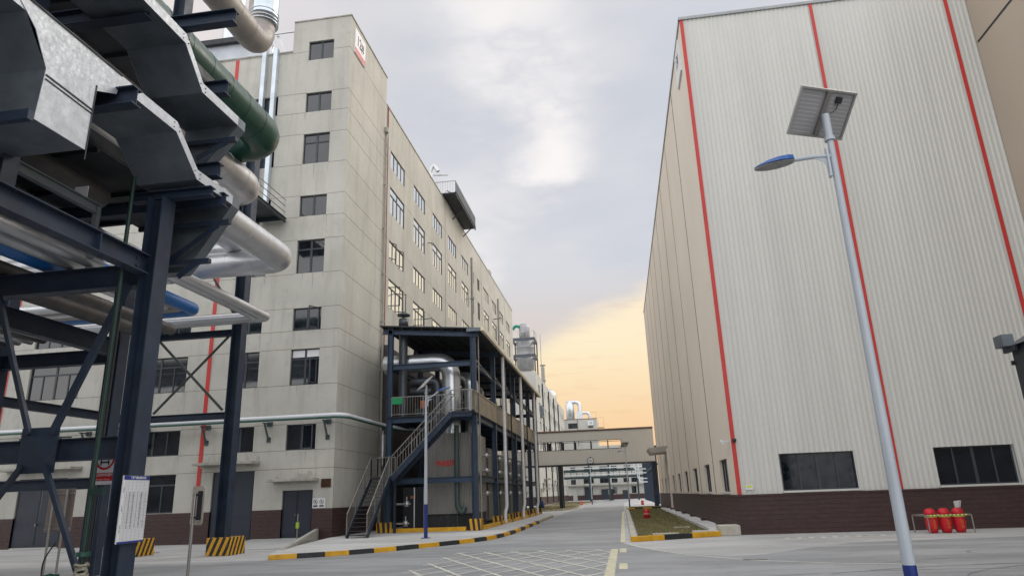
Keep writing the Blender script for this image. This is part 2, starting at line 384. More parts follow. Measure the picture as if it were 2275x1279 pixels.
for k in range(9): x = 5.3+k*.4; b.add([(x, 25.7+k*.05, .006), (x+.16, 25.7+k*.05, .006), (x+.3, 26.4+k*.05, .006), (x+.14, 26.4+k*.05, .006)], [(0,1,2,3)])
structure(b.build('worn_bay_marking', M_trailw))
# tyre marks on the right of the junction
M_tyre = mat('tyre_rubber_stain', (.20, .205, .215), .85, var=.1, scale=1.5, spots=.95, spotcol=(.315, .32, .33))
b = MB()
for cx_, cy_, r_, a0, a1, w in ((9.5, 13.0, 7.2, 60, 140, .16), (9.9, 12.2, 5.4, 50, 150, .14), (8.6, 16.5, 3.4, -20, 160, .10), (12, 14, 6, 90, 170, .12), (-2, 9, 12, 60, 120, .16), (-3, 8, 13.5, 50, 115, .16), (6.5, 12.5, 6.4, 70, 160, .12), (10.5, 19.5, 2.2, 0, 300, .08)):
    n = 26
    for k in range(n):
        a, c = R(a0+(a1-a0)*k/n), R(a0+(a1-a0)*(k+1)/n)
        p = (cx_+r_*math.cos(a), cy_+r_*math.sin(a)*.55); q = (cx_+r_*math.cos(c), cy_+r_*math.sin(c)*.55); strip(b, p, q, w*(.6+.4*math.sin(k)), .0065)
structure(b.build('tyre_marks', M_tyre))
b = MB(); b.box(2.83, 3.4, 18.8, 18.98, .003, .011); single(b, 'drain_grate', M_tan, 'dark flat drain grate in the road in front of the warehouse corner', 'drain grate')
# kerb of the left footway: painted blocks
kp = [(-11.33,22.14),(-10.57,22.58),(-9.81,23.02),(-9.16,23.50),(-8.52,24.15),(-7.95,24.85),(-7.4,25.75),(-6.85,26.6),(-6.3,27.55),(-5.9,28.45),(-5.58,29.4),(-5.36,30.5),(-5.24,31.7),(-5.17,33.0),(-5.14,34.5),(-5.13,36.2)]
y = 38.0
while y < 57.1: kp.append((-5.15 - (y-38)*.016, y)); y += 1.9
kb = [MB(), MB()]; kf = MB()
for i, (p, q) in enumerate(zip(kp, kp[1:])):
    d = (Vector(q)-Vector(p)).normalized(); n = Vector((-d.y, d.x)) * .22
    tgt = kb[i % 2] if i < 20 else kf
    g = .006
    p2 = Vector(p)+d*g; q2 = Vector(q)-d*g
    z = .15
    tgt.prism([(p2.x, p2.y, 0), (p2.x+n.x*.12, p2.y+n.y*.12, z), (p2.x+n.x, p2.y+n.y, z), (p2.x+n.x, p2.y+n.y, 0)], (q2.x-p2.x, q2.y-p2.y, 0))
structure(kb[0].build('kerb', M_yellow, bevel=.012)); structure(kb[1].build('kerb', M_black, bevel=.012)); structure(kf.build('kerb', M_kerbold, bevel=.012))
inner = []
for i, (p, q) in enumerate(zip(kp, kp[1:])):
    d = (Vector(q)-Vector(p)).normalized(); inner.append((p[0]-d.y*.2, p[1]+d.x*.2))
inner.append((kp[-1][0]-.2, kp[-1][1]))
sheet('footway', [(-13.6, 32.46), (-12.25, 24.6)] + inner + [(-6.6, 58.6), (-13.58, 58.6)], .146, M_walk, thick=.14)
# low wall beside the ramp up to the door
b = MB(); b.prism([(-11.6, 22.6, 0), (-14.35, 32.4, .0), (-14.35, 32.4, .55), (-12.9, 27.4, .34), (-12.2, 24.6, .17)], (.16, .05, 0))
single(b, 'ramp_wall', M_conc, 'low tapering concrete wall beside the ramp to the double door', 'low wall')
b = MB(); b.prism([(-17.5, 32.46, .16), (-14.36, 32.46, .16), (-12.95, 27.4, .05), (-17.0, 27.0, .012)], (0, 0, -.16)); structure(b.build('ramp', M_apron))
# right lawns and their kerbs
def lawn(name, poly, nblade, label):
    b = MB(); n = len(poly); b.add([(x, y, .06) for x, y in poly], [tuple(range(n))])
    xs = [p[0] for p in poly]; ys = [p[1] for p in poly]
    def inside(x, y):
        c = False
        for i in range(n):
            x1, y1 = poly[i]; x2, y2 = poly[i-1]
            if (y1 > y) != (y2 > y) and x < (x2-x1)*(y-y1)/(y2-y1)+x1: c = not c
        return c
    k = 0
    while k < nblade:
        x = random.uniform(min(xs), max(xs)); y = min(ys) + (max(ys)-min(ys))*random.random()**1.6
        if not inside(x, y): continue
        k += 1; h = random.uniform(.02, .07); a = random.random()*6.3; w = .012 + .0006*(y-20)
        dx, dy = math.cos(a)*w, math.sin(a)*w; lx, ly = random.uniform(-.03, .03), random.uniform(-.03, .03)
        b.add([(x-dx, y-dy, .058), (x+dx, y+dy, .058), (x+lx, y+ly, .06+h)], [(0,1,2)], random.choice((1, 1, 2)))
    o = b.build(name, [M_soil, mat('dry_blade', (.27, .23, .115), .9, var=.3, scale=3), mat('green_blade', (.13, .14, .055), .9, var=.3, scale=3)])
    return tag(o, label, 'grass', kind='stuff')
lawn('grass', [(.5, 26.75), (3.2, 28.3), (3.35, 31), (3.45, 71.5), (.55, 72.2)], 26000, 'dry green lawn behind the yellow and black kerb beside the warehouse')
lawn('grass', [(.6, 73.6), (4.1, 73.0), (4.2, 84), (.8, 84)], 3000, 'small dark lawn at the foot of the far lamp post')
lawn('grass', [(-12.8, 78), (-8.5, 77), (-5.9, 89), (-6.2, 104), (-12.8, 108)], 4000, 'lawn under the left end of the footbridge')
lawn('grass', [(-12.5, 112), (-6.4, 112), (-5.2, 140), (-12.5, 150)], 2500, 'far lawn in front of the end building')
b = [MB(), MB()]
seg = [((.22, 26.35), (1.35, 27.0), 0), ((1.36, 27.0), (2.38, 27.6), 1), ((2.39, 27.6), (3.5, 28.25), 0), ((.35, 72.4), (1.1, 72.7), 0), ((1.12, 72.7), (1.9, 73.0), 1), ((1.92, 73.0), (2.8, 73.3), 0), ((2.82, 73.3), (4.1, 73.8), 1)]
for p, q, k in seg:
    b[k].bar((*p, .09), (*q, .09), .2, .18)
structure(b[0].build('kerb', M_yellow, bevel=.01)); structure(b[1].build('kerb', M_black, bevel=.01))
b = MB(); y = 26.6
while y < 71: b.box(.2, .42, y, y+.97, 0, .16); y += 1.0
y = 74
while y < 84: b.box(.35, .57, y, y+.97, 0, .16); y += 1.0
structure(b.build('kerb', M_kerb, bevel=.012))
b = MB(); kl = [(-13, 76.5), (-8.3, 76.2), (-6.6, 79), (-5.6, 88.5), (-5.9, 104.5), (-12.9, 108.6)]
for p, q in zip(kl, kl[1:]): b.bar((*p, .09), (*q, .09), .2, .18)
kl = [(-12.6, 111.5), (-6.2, 111.5), (-4.9, 140), (-12.6, 150.5)]
for p, q in zip(kl, kl[1:]): b.bar((*p, .09), (*q, .09), .2, .18)
structure(b.build('kerb', M_kerbold, bevel=.01))
# paver strip along the warehouse with uneven outer edge
poly = [(4.3, 29.6), (3.3, 28.6), (3.35, 30.5)]; y = 31.0
while y < 71: poly.append((3.5+random.uniform(-.05, .05), y)); y += 1.3
poly += [(3.7, 72), (4.3, 72)]
sheet('footpath', poly, .14, M_walk, thick=.13)
b = MB()
for k in range(7):
    y = 33 + k*6.1; b.box(4.0, 4.3, y, y+.32, .14, .26)
single(b, 'splash_stones', M_brown, 'row of small brown blocks on the path at the warehouse foot', 'stone blocks')
b = MB(); b.box(3.55, 4.32, 28.5, 29.5, 0, .36); b.box(2.55, 3.5, 28.35, 28.85, 0, .2)
single(b, 'concrete_upstand', M_kerb, 'pale concrete upstand at the corner of the warehouse base', 'concrete block', bevel=.02)
b = MB(); b.box(1.0, 1.95, 27.35, 27.75, .02, .2); b.box(2.2, 2.9, 33.6, 33.75, .07, .12)
single(b, 'stone_slab', M_kerb, 'pale stone slab lying in the grass behind the black kerb piece', 'stone slab')

# ================================================================== left factory building
YF, XL, YE = 32.47, -13.58, 94.2
fm = lambda u, d, z: (u, YF - d, z)
lm = lambda u, d, z: (XL + d, u, z)
SHORT = [(4.2, 5.44), (10.17, 11.38), (16.5, 17.72), (22.87, 24.12)]; TALL = [(7.37, 9.22), (13.27, 15.14), (19.63, 21.49)]
fcols = [(-16.12, -14.58), (-19.36, -17.81), (-24.87, -21.78), (-30.95, -27.88), (-37.1, -34.0), (-43.2, -40.1)]
fw = [(a, b_, z0, z1, t) for a, b_ in fcols for (z0, z1), t in [(r, 0) for r in SHORT] + [(r, 1) for r in TALL] if not (a < -32 and z0 > 12)]
fw += [(-16.12, -14.58, 26.28, 27.55, 0)]
fdoors = [(-16.12, -14.58, .16, 2.32), (-19.81, -17.62, .1, 3.31), (-30.5, -27.78, .05, 3.36)]
gwin = [(-24.87, -21.78, 1.47, 3.3, 1), (-37.1, -34.0, 1.47, 3.3, 1)]
bld = thing('factory_building', 'long pale grey factory block with dark windows, brown base and a corner tower', 'factory building', (XL, YF, 0))
holes = [w[:4] for w in fw + gwin] + fdoors
b = MB()
wall_grid(b, fm, -48, -17.1, 0, 26.97, holes); wall_grid(b, fm, -17.1, XL, 0, 29.0, holes)
lcols = [(40.0, 43.15), (45.4, 48.45), (50.75, 53.8), (56.0, 59.1), (61.35, 64.4), (66.2, 67.15), (69.0, 70.2), (72.35, 75.5), (77.6, 80.7), (82.93, 86.0), (88.0, 91.2)]
lw = [(a, c, z0, z1, t) for a, c in lcols for (z0, z1), t in [((13.27, 15.14), 1), ((16.5, 17.72), 0), ((19.63, 21.49), 1), ((22.87, 24.12), 0)]]
lw += [(a, c, z0, z1, t) for a, c in lcols[3:] if a > 60 for (z0, z1), t in [((10.17, 11.38), 0)]]
lh = [w[:4] for w in lw]
wall_grid(b, lm, YF, 38.95, 0, 29.0, []); wall_grid(b, lm, 38.95, YE, 0, 26.97, lh)
# parapet thickness, backs, roof
b.add([(-17.1, YF, 29.0), (XL, YF, 29.0), (XL, 38.95, 29.0), (-17.1, 38.95, 29.0)], [(0,1,2,3)])
b.add([(-17.1, YF, 26.9), (-17.1, 38.95, 26.9), (-17.1, 38.95, 29.0), (-17.1, YF, 29.0)], [(0,1,2,3)])
b.add([(-17.1, 38.95, 26.9), (XL, 38.95, 26.9), (XL, 38.95, 29), (-17.1, 38.95, 29)], [(0,1,2,3)])
b.add([(-48, YF, 26.97), (-17.1, YF, 26.97), (-17.1, 38.95, 26.97), (XL, 38.95, 26.97), (XL, YE, 26.97), (-48, YE, 26.97)], [(0,1,2,3,4,5)])
b.add([(-48, YE, 0), (XL, YE, 0), (XL, YE, 26.97), (-48, YE, 26.97)], [(0,1,2,3)]); b.add([(-48, YF, 0), (-48, YE, 0), (-48, YE, 26.97), (-48, YF, 26.97)], [(0,1,2,3)])
b.build('wall', M_wall, bld)
# brown tiled base, 3 mm proud
b = MB(); fs_ = sorted([(a, c) for a, c, *_ in fdoors]); x = -48; seq = []
for a, c in fs_: seq.append((x, a)); x = c
seq.append((x, XL + .02))
for a, c in seq: b.mbox(fm, a, c, -.1, .02, 0, 1.45)
b.mbox(lm, YF + .0, YE, -.1, .022, 0, 1.45)
for k in range(1, 8):
    z = k*.18
    for a, c in seq: b.mbox(fm, a, c, .02, .024, z, z+.014, 1)
    b.mbox(lm, YF, 60, .022, .026, z, z+.014, 1)
b.build('base_cladding', [M_brown, M_brownline], bld)
# joint strips
b = MB()
for z in (26.89, 24.13, 22.86, 21.50, 19.62, 17.73, 16.48, 15.16, 13.25, 11.38, 10.17, 9.23, 7.38, 5.46, 4.19, 3.32):
    x = -48; x1 = XL
    cuts = sorted([(h[0], h[1]) for h in holes if h[2] - .03 < z < h[3] + .03])
    for a, c in cuts + [(x1, x1)]:
        if a > x: b.mbox(fm, x, min(a, x1), 0, .004, z - .010, z + .010)
        x = max(x, c)
    b.mbox(lm, YF, 38.9, 0, .004, z - .010, z + .010)
for z in (24.13, 21.5, 17.73, 15.16):
    b.mbox(lm, 39.1, YE, 0, .004, z - .006, z + .006)
for y in (54.93, 71.3, 87.2): b.mbox(lm, y - .035, y + .035, 0, .01, 1.5, 26.9)
b.build('wall_joints', M_seam, bld)
# roof edge caps
b = MB(); b.mbox(fm, -48, -17.1, -.05, .05, 26.97, 27.05); b.mbox(fm, -17.1, XL+.05, -.05, .05, 29.0, 29.07); b.mbox(lm, YF, 38.97, -.05, .05, 29.0, 29.07); b.mbox(lm, 38.97, YE, -.05, .05, 26.97, 27.05)
b.build('parapet_cap', M_conc, bld)
b = MB()
for x in (-20.54, -32.32, -44.1): b.mbox(fm, x-.1, x+.1, 0, .03, 1.46, 26.9)
b.build('red_strip', M_red, bld)
rs = random.Random(5); b = MB(); dk = .0012
for a, c, z0, z1, t_ in fw:
    for k in range(rs.choice((2, 3, 4))):
        u = rs.choice((a+rs.uniform(-.05, .12), c-rs.uniform(-.05, .12), rs.uniform(a, c))); w = rs.uniform(.02, .06); L_ = rs.uniform(.3, 1.1)
        dk += .00001; b.add([fm(u-w, dk, z0-.01), fm(u+w, dk, z0-.01), fm(u+w*.3, dk, z0-L_), fm(u-w*.2, dk, z0-L_*.9)], [(0,1,2,3)])
for a, c, z in ((-16.62, -14.28, 2.84), (-20.5, -17.38, 3.74)):
    for k in range(14):
        u = rs.uniform(a, c); w = rs.uniform(.05, .16); dk += .00001; b.add([fm(u-w, dk, z), fm(u+w, dk, z), fm(u+w*.5, dk, z+rs.uniform(.1, .4)), fm(u-w*.5, dk, z+rs.uniform(.1, .4))], [(0,1,2,3)])
b.build('rain_streaks', mat('rain_streak_dirt', (.40, .395, .36), .9, var=.12, scale=3), bld)
def window(m, u0, u1, z0, z1, n, transom, parent, glass=None, casement=None, f=.055, blind=False, dd=0.0, thin=1.0):
    """frame with n lights; casement = list of (edge u, direction, u width) of sashes standing open"""
    fr = MB(); d0, d1 = -.17+dd, -.11+dd
    fr.mbox(m, u0+.002, u1-.002, d0, d1, z0+.002, z0+f); fr.mbox(m, u0+.002, u1-.002, d0, d1, z1-f, z1-.002)
    fr.mbox(m, u0+.002, u0+f, d0+.002, d1-.002, z0+f, z1-f); fr.mbox(m, u1-f, u1-.002, d0+.002, d1-.002, z0+f, z1-f)
    zt = z1
    if transom: zt = z0 + (z1-z0)*.72; fr.mbox(m, u0+f, u1-f, d0+.003, d1-.003, zt-.04, zt+.04)
    for k in range(1, n):
        u = u0 + (u1-u0)*k/n; w = (.055 if (n == 2 or k == n//2) else .032)*thin
        fr.mbox(m, u-w, u+w, d0+.004, d1-.004, z0+f, (z1-f) if (not transom or k == n//2) else zt-.04)
    fo = fr.build('window', M_frame, parent)
    pn = MB(); pd = -.145+dd; pn.add([m(u0+.02, pd, z0+.02), m(u1-.02, pd, z0+.02), m(u1-.02, pd, z1-.02), m(u0+.02, pd, z1-.02)], [(0,1,2,3)])
    pn.build('pane', glass or M_glass, fo)
    if blind:
        bl = MB(); bl.mbox(m, u0+.06, u1-.06, -.135, -.125, z1-.42, z1-.06); bl.build('blind', M_signw, fo)
    for hinge, ang, w, za, zb in casement or []:
        cs = MB(); ca, sa = math.cos(R(ang)), math.sin(R(ang))
        m2 = lambda u, d, z: m(hinge + u*ca - d*sa*.999, -.12 + u*abs(sa) + d*abs(ca), z)
        for a0, a1, c0, c1 in ((0, w, za, za+.05), (0, w, zb-.05, zb), (0, .05, za+.05, zb-.05), (w-.05, w, za+.05, zb-.05)): cs.mbox(m2, a0, a1, 0, .04, c0, c1)
        co = cs.build('open_sash', M_frame, fo)
    return fo
for a, c, z0, z1, t in fw + gwin:
    n = 2 if c - a < 2 else 4
    cs = None; bl = False
    if a == -16.12:
        if z0 == 10.17: cs = [(-14.72, 115, .68, z0+.08, z1-.03)]
        if z0 == 4.2: cs = [(-15.3, 20, .66, z0+.04, z1-.04)]
        if z0 == 7.37: cs = [(-14.72, 110, .5, z0+.06, z0+1.3)]; bl = True
    window(fm, a, c, z0, z1, n, t, bld, casement=cs, blind=bl)
for a, c, z0, z1, t in lw:
    n = 4 if c - a > 2 else 2
    cs = None
    if z0 == 13.27 and a == 40.0: cs = [(a+.05, 80, .85, z0+.05, z0+1.3), (a+1.5, 60, .8, z0+.05, z0+1.3)]
    if z0 == 13.27 and a == 45.4: cs = [(a+.05, 80, .85, z0+.05, z0+1.3), (a+2.9, 100, .8, z0+.05, z0+1.25)]
    if z0 == 16.5 and a == 40.0: cs = [(a+.05, 25, .8, z0+.05, z1-.05), (a+1.6, 25, .8, z0+.05, z1-.05)]
    window(lm, a, c, z0, z1, n, t, bld, glass=M_glass2 if c - a > 2 else M_glass, casement=cs, dd=.085, thin=.7, f=.045)
for i, (a, c, z0, z1) in enumerate(fdoors):
    d = MB(); d.mbox(fm, a+.01, c-.01, -.14, -.08, z0, z1-.01)
    mid = (a+c)/2
    d.mbox(fm, mid-.01, mid+.01, -.08, -.078, z0+.02, z1-.05, 1)
    for a2, c2 in ((a+.08, mid-.06), (mid+.06, c-.08)):
        d.mbox(fm, a2, c2, -.08, -.06, z0+.12, z0+.95); 
        d.mbox(fm, a2, c2, -.08, -.065, z0+1.1, z1-.16)
    do = d.build('door', [M_door, M_glass], bld)
    h = MB(); h.mbox(fm, mid-.1, mid-.06, -.06, 0, z0+1.0, z0+1.12); h.build('handle', M_rail, do)
for a, c, z in ((-16.62, -14.28, 2.72), (-20.5, -17.38, 3.62), (-31.3, -27.0, 3.75)):
    d = MB(); d.mbox(fm, a, c, 0, .8, z, z+.12); d.mbox(fm, a+.02, c-.02, .0, .05, z-.1, z); d.build('canopy', M_conc, bld, bevel=.01)
# drainpipes, conduits on the long side
b = MB(); b.tube([(XL+.12, 38.95, 24.9), (XL+.12, 38.75, 24.3), (XL+.12, 38.75, 5.0)], .07); b.tube([(XL+.12, 38.75, 4.9), (XL+.12, 38.75, .3)], .11)
b.box(XL, XL+.22, 38.6, 38.9, 24.75, 25.1)
for z in range(3, 24, 3): b.box(XL, XL+.2, 38.66, 38.84, z, z+.06)
b.build('drainpipe', M_conc, bld)
b = MB(); b.tube([(XL+.07, 39.15, 26.9), (XL+.07, 39.15, 6)], .045); b.build('drainpipe', mat('rusty_red_pipe', (.28, .07, .05), .6), bld)
for y in (65.82, 81.7): b = MB(); b.tube([(XL+.1, y, 25.3), (XL+.1, y, 6)], .11); b.build('drainpipe', M_greycl, bld)
b = MB()
for y, z in ((49.3, 20.9), (49.3, 14.1), (65.0, 20.7)): b.tube([(XL, y, z), (XL+.3, y, z), (XL+.3, y+.15, z-.15)], .035, 8)
b.tube([(XL, 78.5, 21.9), (XL+1.0, 78.5, 21.95)], .05, 8)
b.build('wall_lamp', M_dark, bld)
# two pale conduits down the front
d = MB()
for px0 in (569, 594):
    p = at(px0, 350, Y=YF-.12); q = at(px0+25, 118, Y=YF-.12); x = (p.x+q.x)/2
    d.box(x-.12, x+.12, YF-.28, YF-.02, 16.6, 27.2)
d.build('cable_conduit', mat('pale_conduit', (.58, .64, .70), .35, metal=.5), bld)
# roof enclosure with gutter, rails
b = MB(); b.box(-44, -19.3, 33.1, 37, 26.98, 28.75); b.box(-44, -19.3, 32.8, 33.05, 28.55, 28.9, 1); b.box(-19.2, -17.12, 36.0, 36.1, 27, 28.9, 0); b.box(-19.2, -17.12, 35.6, 35.8, 28.8, 29.0, 1)
b.box(-18.4, -17.12, 34.6, 34.8, 27, 27.9, 2)
b.build('roof_enclosure', [mat('pale_blue_sheet', (.50, .53, .58), .45), M_dark, mat('rust_panel', (.10, .06, .05), .8)], bld)
b = MB()
b.bar((-19.0, 33.0, 29.0), (-18.1, 33.0, 27.0), .14, .14); b.bar((-18.55, 33.2, 28.9), (-17.6, 33.2, 27.0), .14, .14)
b.bar((-19.3, 33.0, 28.85), (-17.15, 33.0, 28.85), .08, .08); b.bar((-18.75, 33.0, 27), (-18.75, 33.0, 28.9), .16, .16)
b.build('roof_strut', M_silver, bld)
# 12# sign, plaque, door notices
pl = [at(*p, X=XL+.06) for p in ((785, 62), (785, 103), (801, 131), (802, 90))]
t = thing('number_sign', 'white 12# sign with red foot near the top of the corner tower', 'sign', (XL, pl[0].y, pl[1].z))
y0, y1 = 33.0, 34.65; z0, z1 = 26.9, 28.55
b = MB(); b.box(XL+.0, XL+.08, y0, y1, z0, z1); b.build('board', M_signw, t)
b = MB(); b.box(XL+.08, XL+.085, y0+.02, y1-.02, z0+.02, z0+.4); b.build('red_band', mat('faded_red', (.55, .16, .15), .5), t)
text('12#', .95, t, (XL+.09, (y0+y1)/2, z0+.98), (0, 1, 0), (0, 0, 1), M_ink, sx=.75, bold=.01)
t = thing('wall_plaque', 'small bronze plaque with dark characters beside the door canopy', 'plaque', (-13.9, YF-.03, 2.38))
b = MB(); b.box(-14.17, -13.68, YF-.05, YF-.003, 2.40, 2.80); b.build('plate', M_bronze, t, bevel=.01)
text('中央控制室', .12, t, (-13.925, YF-.053, 2.69), (1, 0, 0), (0, 0, 1), M_ink, sx=.75); text('配电室', .12, t, (-13.925, YF-.053, 2.51), (1, 0, 0), (0, 0, 1), M_ink)
t = thing('prohibition_notice', 'pair of white prohibition notices with crossed circles right of the double door', 'notice', (-14.24, YF-.03, 1.47))
b = MB(); b.box(-14.56, -13.94, YF-.03, YF-.003, 1.48, 1.92); b.build('board', M_signw, t)
def ring(b, c, r, w, ux, uz, seg=24, mi=0):
    c = Vector(c); ux = Vector(ux); uz = Vector(uz); vs = []
    for k in range(seg):
        a = 2*math.pi*k/seg; d = ux*math.cos(a)+uz*math.sin(a); vs += [c+d*r, c+d*(r-w)]
    b.add(vs, [(2*k, 2*k+1, (2*k+3) % (2*seg), (2*k+2) % (2*seg)) for k in range(seg)], mi)
b = MB()
for x in (-14.41, -14.10):
    ring(b, (x, YF-.033, 1.75), .11, .02, (1, 0, 0), (0, 0, 1)); b.bar((x-.07, YF-.034, 1.82), (x+.07, YF-.034, 1.68), .004, .02, (1, 0, 1)); b.bar((x-.03, YF-.034, 1.70), (x+.02, YF-.034, 1.80), .004, .03, (1, 0, 0))
    b.box(x-.11, x+.11, YF-.035, YF-.031, 1.53, 1.60)
b.build('symbol', M_ink, t)
# door stop post with green tag
t = thing('door_post', 'thin pole with a lime green tag in front of the double door', 'post', (-14.86, 31.6, .1))
b = MB(); b.tube([(-14.86, 31.6, .1), (-14.86, 31.6, 1.25)], .025, 8); b.build('pole', M_rail, t)
b = MB(); b.box(-14.93, -14.79, 31.56, 31.64, .62, .88); b.build('green_tag', mat('lime_tag', (.35, .5, .05), .5), t)

# wall pipe round the corner
t = thing('wall_pipe', 'long white and green pipe on brackets running round the factory corner', 'pipe', (-20, 32, 5.5))
b = MB()
b.tube([(-48, 31.95, 5.74), (-13.2, 31.95, 5.74), (-12.9, 32.3, 5.72), (-12.9, 37.2, 5.72), (-11.9, 38.6, 5.5), (-10.8, 38.8, 5.5)], .105, 14, bend=.5); b.build('white_pipe', M_white, t)
b = MB(); b.tube([(-48, 31.86, 5.62), (-13.2, 31.86, 5.62), (-12.8, 32.2, 5.6), (-12.8, 37.1, 5.6), (-11.8, 38.5, 5.38), (-10.8, 38.6, 5.38)], .05, 10, bend=.5); b.build('green_pipe', M_green2, t)
for x in (-13.95, -17.0, -20.3, -23.6, -26.9, -30.2):
    b = MB(); b.bar((x, YF, 5.5), (x, 31.8, 5.5), .08, .06); b.bar((x, YF-.04, 4.75), (x, 31.95, 5.46), .07, .07); b.box(x-.1, x+.1, YF-.04, YF-.003, 4.62, 4.86); b.box(x-.1, x+.16, YF-.12, YF-.003, 5.38, 5.6)
    b.build('bracket', mat('bracket_steel', (.05, .075, .085), .5), t)
b = MB(); b.tube([(-13.2, 38.4, 5.3), (-13.2, 38.4, 4.0)], .16); b.tube([(-13.2, 38.4, 5.5), (-13.2, 38.4, 3.6)], .05); b.build('trap', M_silver, t)

# rooftop steel platform on the long roof edge
t = thing('roof_platform', 'dark steel platform with railings overhanging the long roof edge', 'steel platform', (-13, 53, 26.9))
py0, py1 = 54.0, 62.6
b = MB(); b.box(-15, -12.35, py0, py1, 27.15, 27.27); b.box(-12.43, -12.35, py0, py1, 27.0, 27.38)
for y in (57.5, 62): b.bar((-13.5, y, 26.2), (-12.6, y, 27.1), .08, .08)
b.build('deck', M_dark, t)
b = MB(); b.box(-12.40, -12.37, py0, py1, 27.38, 28.3)
for k in range(28): b.box(-12.37, -12.35, py0+.1+k*.3, py0+.16+k*.3, 27.38, 28.35)
b.build('side_panel', mat('dark_mesh_panel', (.13, .15, .17), .6), t)
b = MB(); b.bar((-15, py0, 28.35), (-12.36, py0, 28.35), .05, .05)
for k in range(12): b.bar((-14.9+k*.225, py0, 27.3), (-14.9+k*.225, py0, 28.35), .025, .025)
b.bar((-14.2, py0-.6, 28.75), (-12.9, py0-.6, 28.65), .07, .07)
b.build('railing', M_rail, t)
b = MB(); b.tube([(-14.4, 53.0, 27), (-14.4, 53.0, 29.0), (-14.1, 53.0, 29.6), (-13.7, 53.0, 28.9)], .16); b.tube([(-14.0, 55.0, 27.3), (-13.6, 55.6, 28.3), (-13.0, 56.0, 28.0), (-12.8, 57, 27.6)], .07); b.build('vent_pipes', M_silver, t)
b = MB(); b.tube([(-13.9, 78, 27), (-13.9, 78, 28.0), (-13.9, 79.4, 28.0), (-13.9, 79.4, 27)], .06, 8)
single(b, 'roof_rail', M_rail, 'small bent rail on the far roof edge of the factory', 'rail')
b = MB(); b.tube([(-27.2, 42, 27), (-27.2, 42, 40)], .75)
single(b, 'roof_duct', M_silver2, 'upright silver duct on the factory roof glimpsed under the top beam', 'duct')

# ================================================================== steel annex (open plant shed)
GZ = .15
an = thing('plant_shed', 'open blue steel shed with two decks and a sloping roof against the factory', 'steel shed', (-9.6, 46, 0))
AC = [35.2, 41.0, 45.1, 49.2, 53.3, 57.4, 61.6]; AX0, AX1 = -11.75, -7.22
for y in AC:
    for x in (AX0, AX1):
        ztop = 10.55 if x == AX0 else 9.9
        b = MB(); b.ibeam((x, y, GZ), (x, y, ztop), .27, .27, up=(1, 0, 0)); b.build('column', M_steel2, an)
for z in (2.6, 5.68, 8.48):
    b = MB()
    for i, y in enumerate(AC):
        if z > 8 and 0 < i < 6 : continue
        b.ibeam((AX0+.15, y, z), (AX1-.15, y, z), .16, .28)
    for x in (AX0, AX1):
        for y0, y1 in zip(AC, AC[1:]): b.ibeam((x, y0+.16, z-.002), (x, y1-.16, z-.002), .16, .27)
    b.build('floor_beam', M_steel2, an)
for y in AC: b = MB(); b.ibeam((-12.2, y, 10.46), (-6.95, y, 9.98), .16, .24); b.build('rafter', M_steel2, an)
b = MB(); e = Vector((0, 27.9, 0)); b.prism([(-12.3, 34.9, 10.72), (-6.75, 34.9, 10.22), (-6.75, 34.9, 10.28), (-12.3, 34.9, 10.78)], e)
for k in range(10): 
    xx = -12.2 + k*.55; b.box(xx, xx+.05, 35.0, 62.2, 10.80-(xx+13.5)*.0904-.06, 10.80-(xx+13.5)*.0904)
b.build('roof', mat('dark_roof_sheet', (.035, .04, .045), .6, var=.2), an)
b = MB(); b.box(-6.75, -6.6, 34.9, 62.3, 10.12, 10.32); b.build('gutter', mat('cream_gutter', (.74, .68, .52), .5), an)
b = MB(); b.box(-7.5, -6.75, 34.84, 34.89, 10.10, 10.28); b.build('fascia', M_galvdk, an)
b = MB(); b.box(-11.9, -7.05, 35.05, 61.7, 5.83, 5.87); b.build('upper_deck', M_dark, an)
b = MB(); b.box(-9.6, -7.1, 36, 61.7, 2.75, 2.78); b.build('lower_deck', M_dark, an)
b = MB()  # tilted struts along the road side
for y0, y1 in zip(AC, AC[1:]): b.bar((-7.22, y0+.15, 8.75), (-7.22, y1-.15, 8.35), .08, .12)
b.build('edge_beam', mat('grey_edge_beam', (.16, .17, .18), .5), an)
def railing(b, p, q, h=1.0, step=.14, r=.018, posts=1.6, top=.03):
    p = Vector(p); q = Vector(q); L = (q-p).length; up = Vector((0, 0, 1))
    b.bar(p+up*h, q+up*h, top*1.5, top*1.5); b.bar(p+up*.1, q+up*.1, .03, .03)
    n = int(L/step)
    for k in range(n+1):
        a = p.lerp(q, k/max(n, 1)); b.bar(a+up*.1, a+up*h, r*.8, r*.8)
    n = max(1, round(L/posts))
    for k in range(n+1):
        a = p.lerp(q, k/n); b.bar(a, a+up*h, .045, .045)
b = MB(); railing(b, (-11.6, 35.08, 5.87), (-8.2, 35.08, 5.87), 1.0); b.build('railing', M_rail, an)
b = MB()
for y0, y1 in [(34.4, 40.9)] + list(zip(AC[1:], AC[2:])):
    n = int((y1-y0)/.12)
    for k in range(n): b.box(-7.06, -7.03, y0+.1+k*.12, y0+.1+k*.12+.10, 5.86, 6.85)
    b.box(-7.08, -7.0, y0+.05, y1-.05, 6.85, 6.92)
b.build('railing_panel', mat('bronze_grey_rail_panel', (.23, .21, .17), .4, metal=.5), an)
for y, top in ((42.6, 10.15), (50.6, 10.15), (58.9, 10.15)):
    b = MB(); b.tube([(-6.86, y, top), (-6.86, y, 1.1), (-6.95, y-.05, .8), (-6.95, y-.05, .2)], .105, 12, bend=.15)
    for z in (3, 5.9, 8.2): b.tube([(-6.86, y, z), (-6.86, y, z+.08)], .1, 12)
    b.build('drainpipe', mat('white_pvc', (.74, .74, .75), .35, var=.08), an)
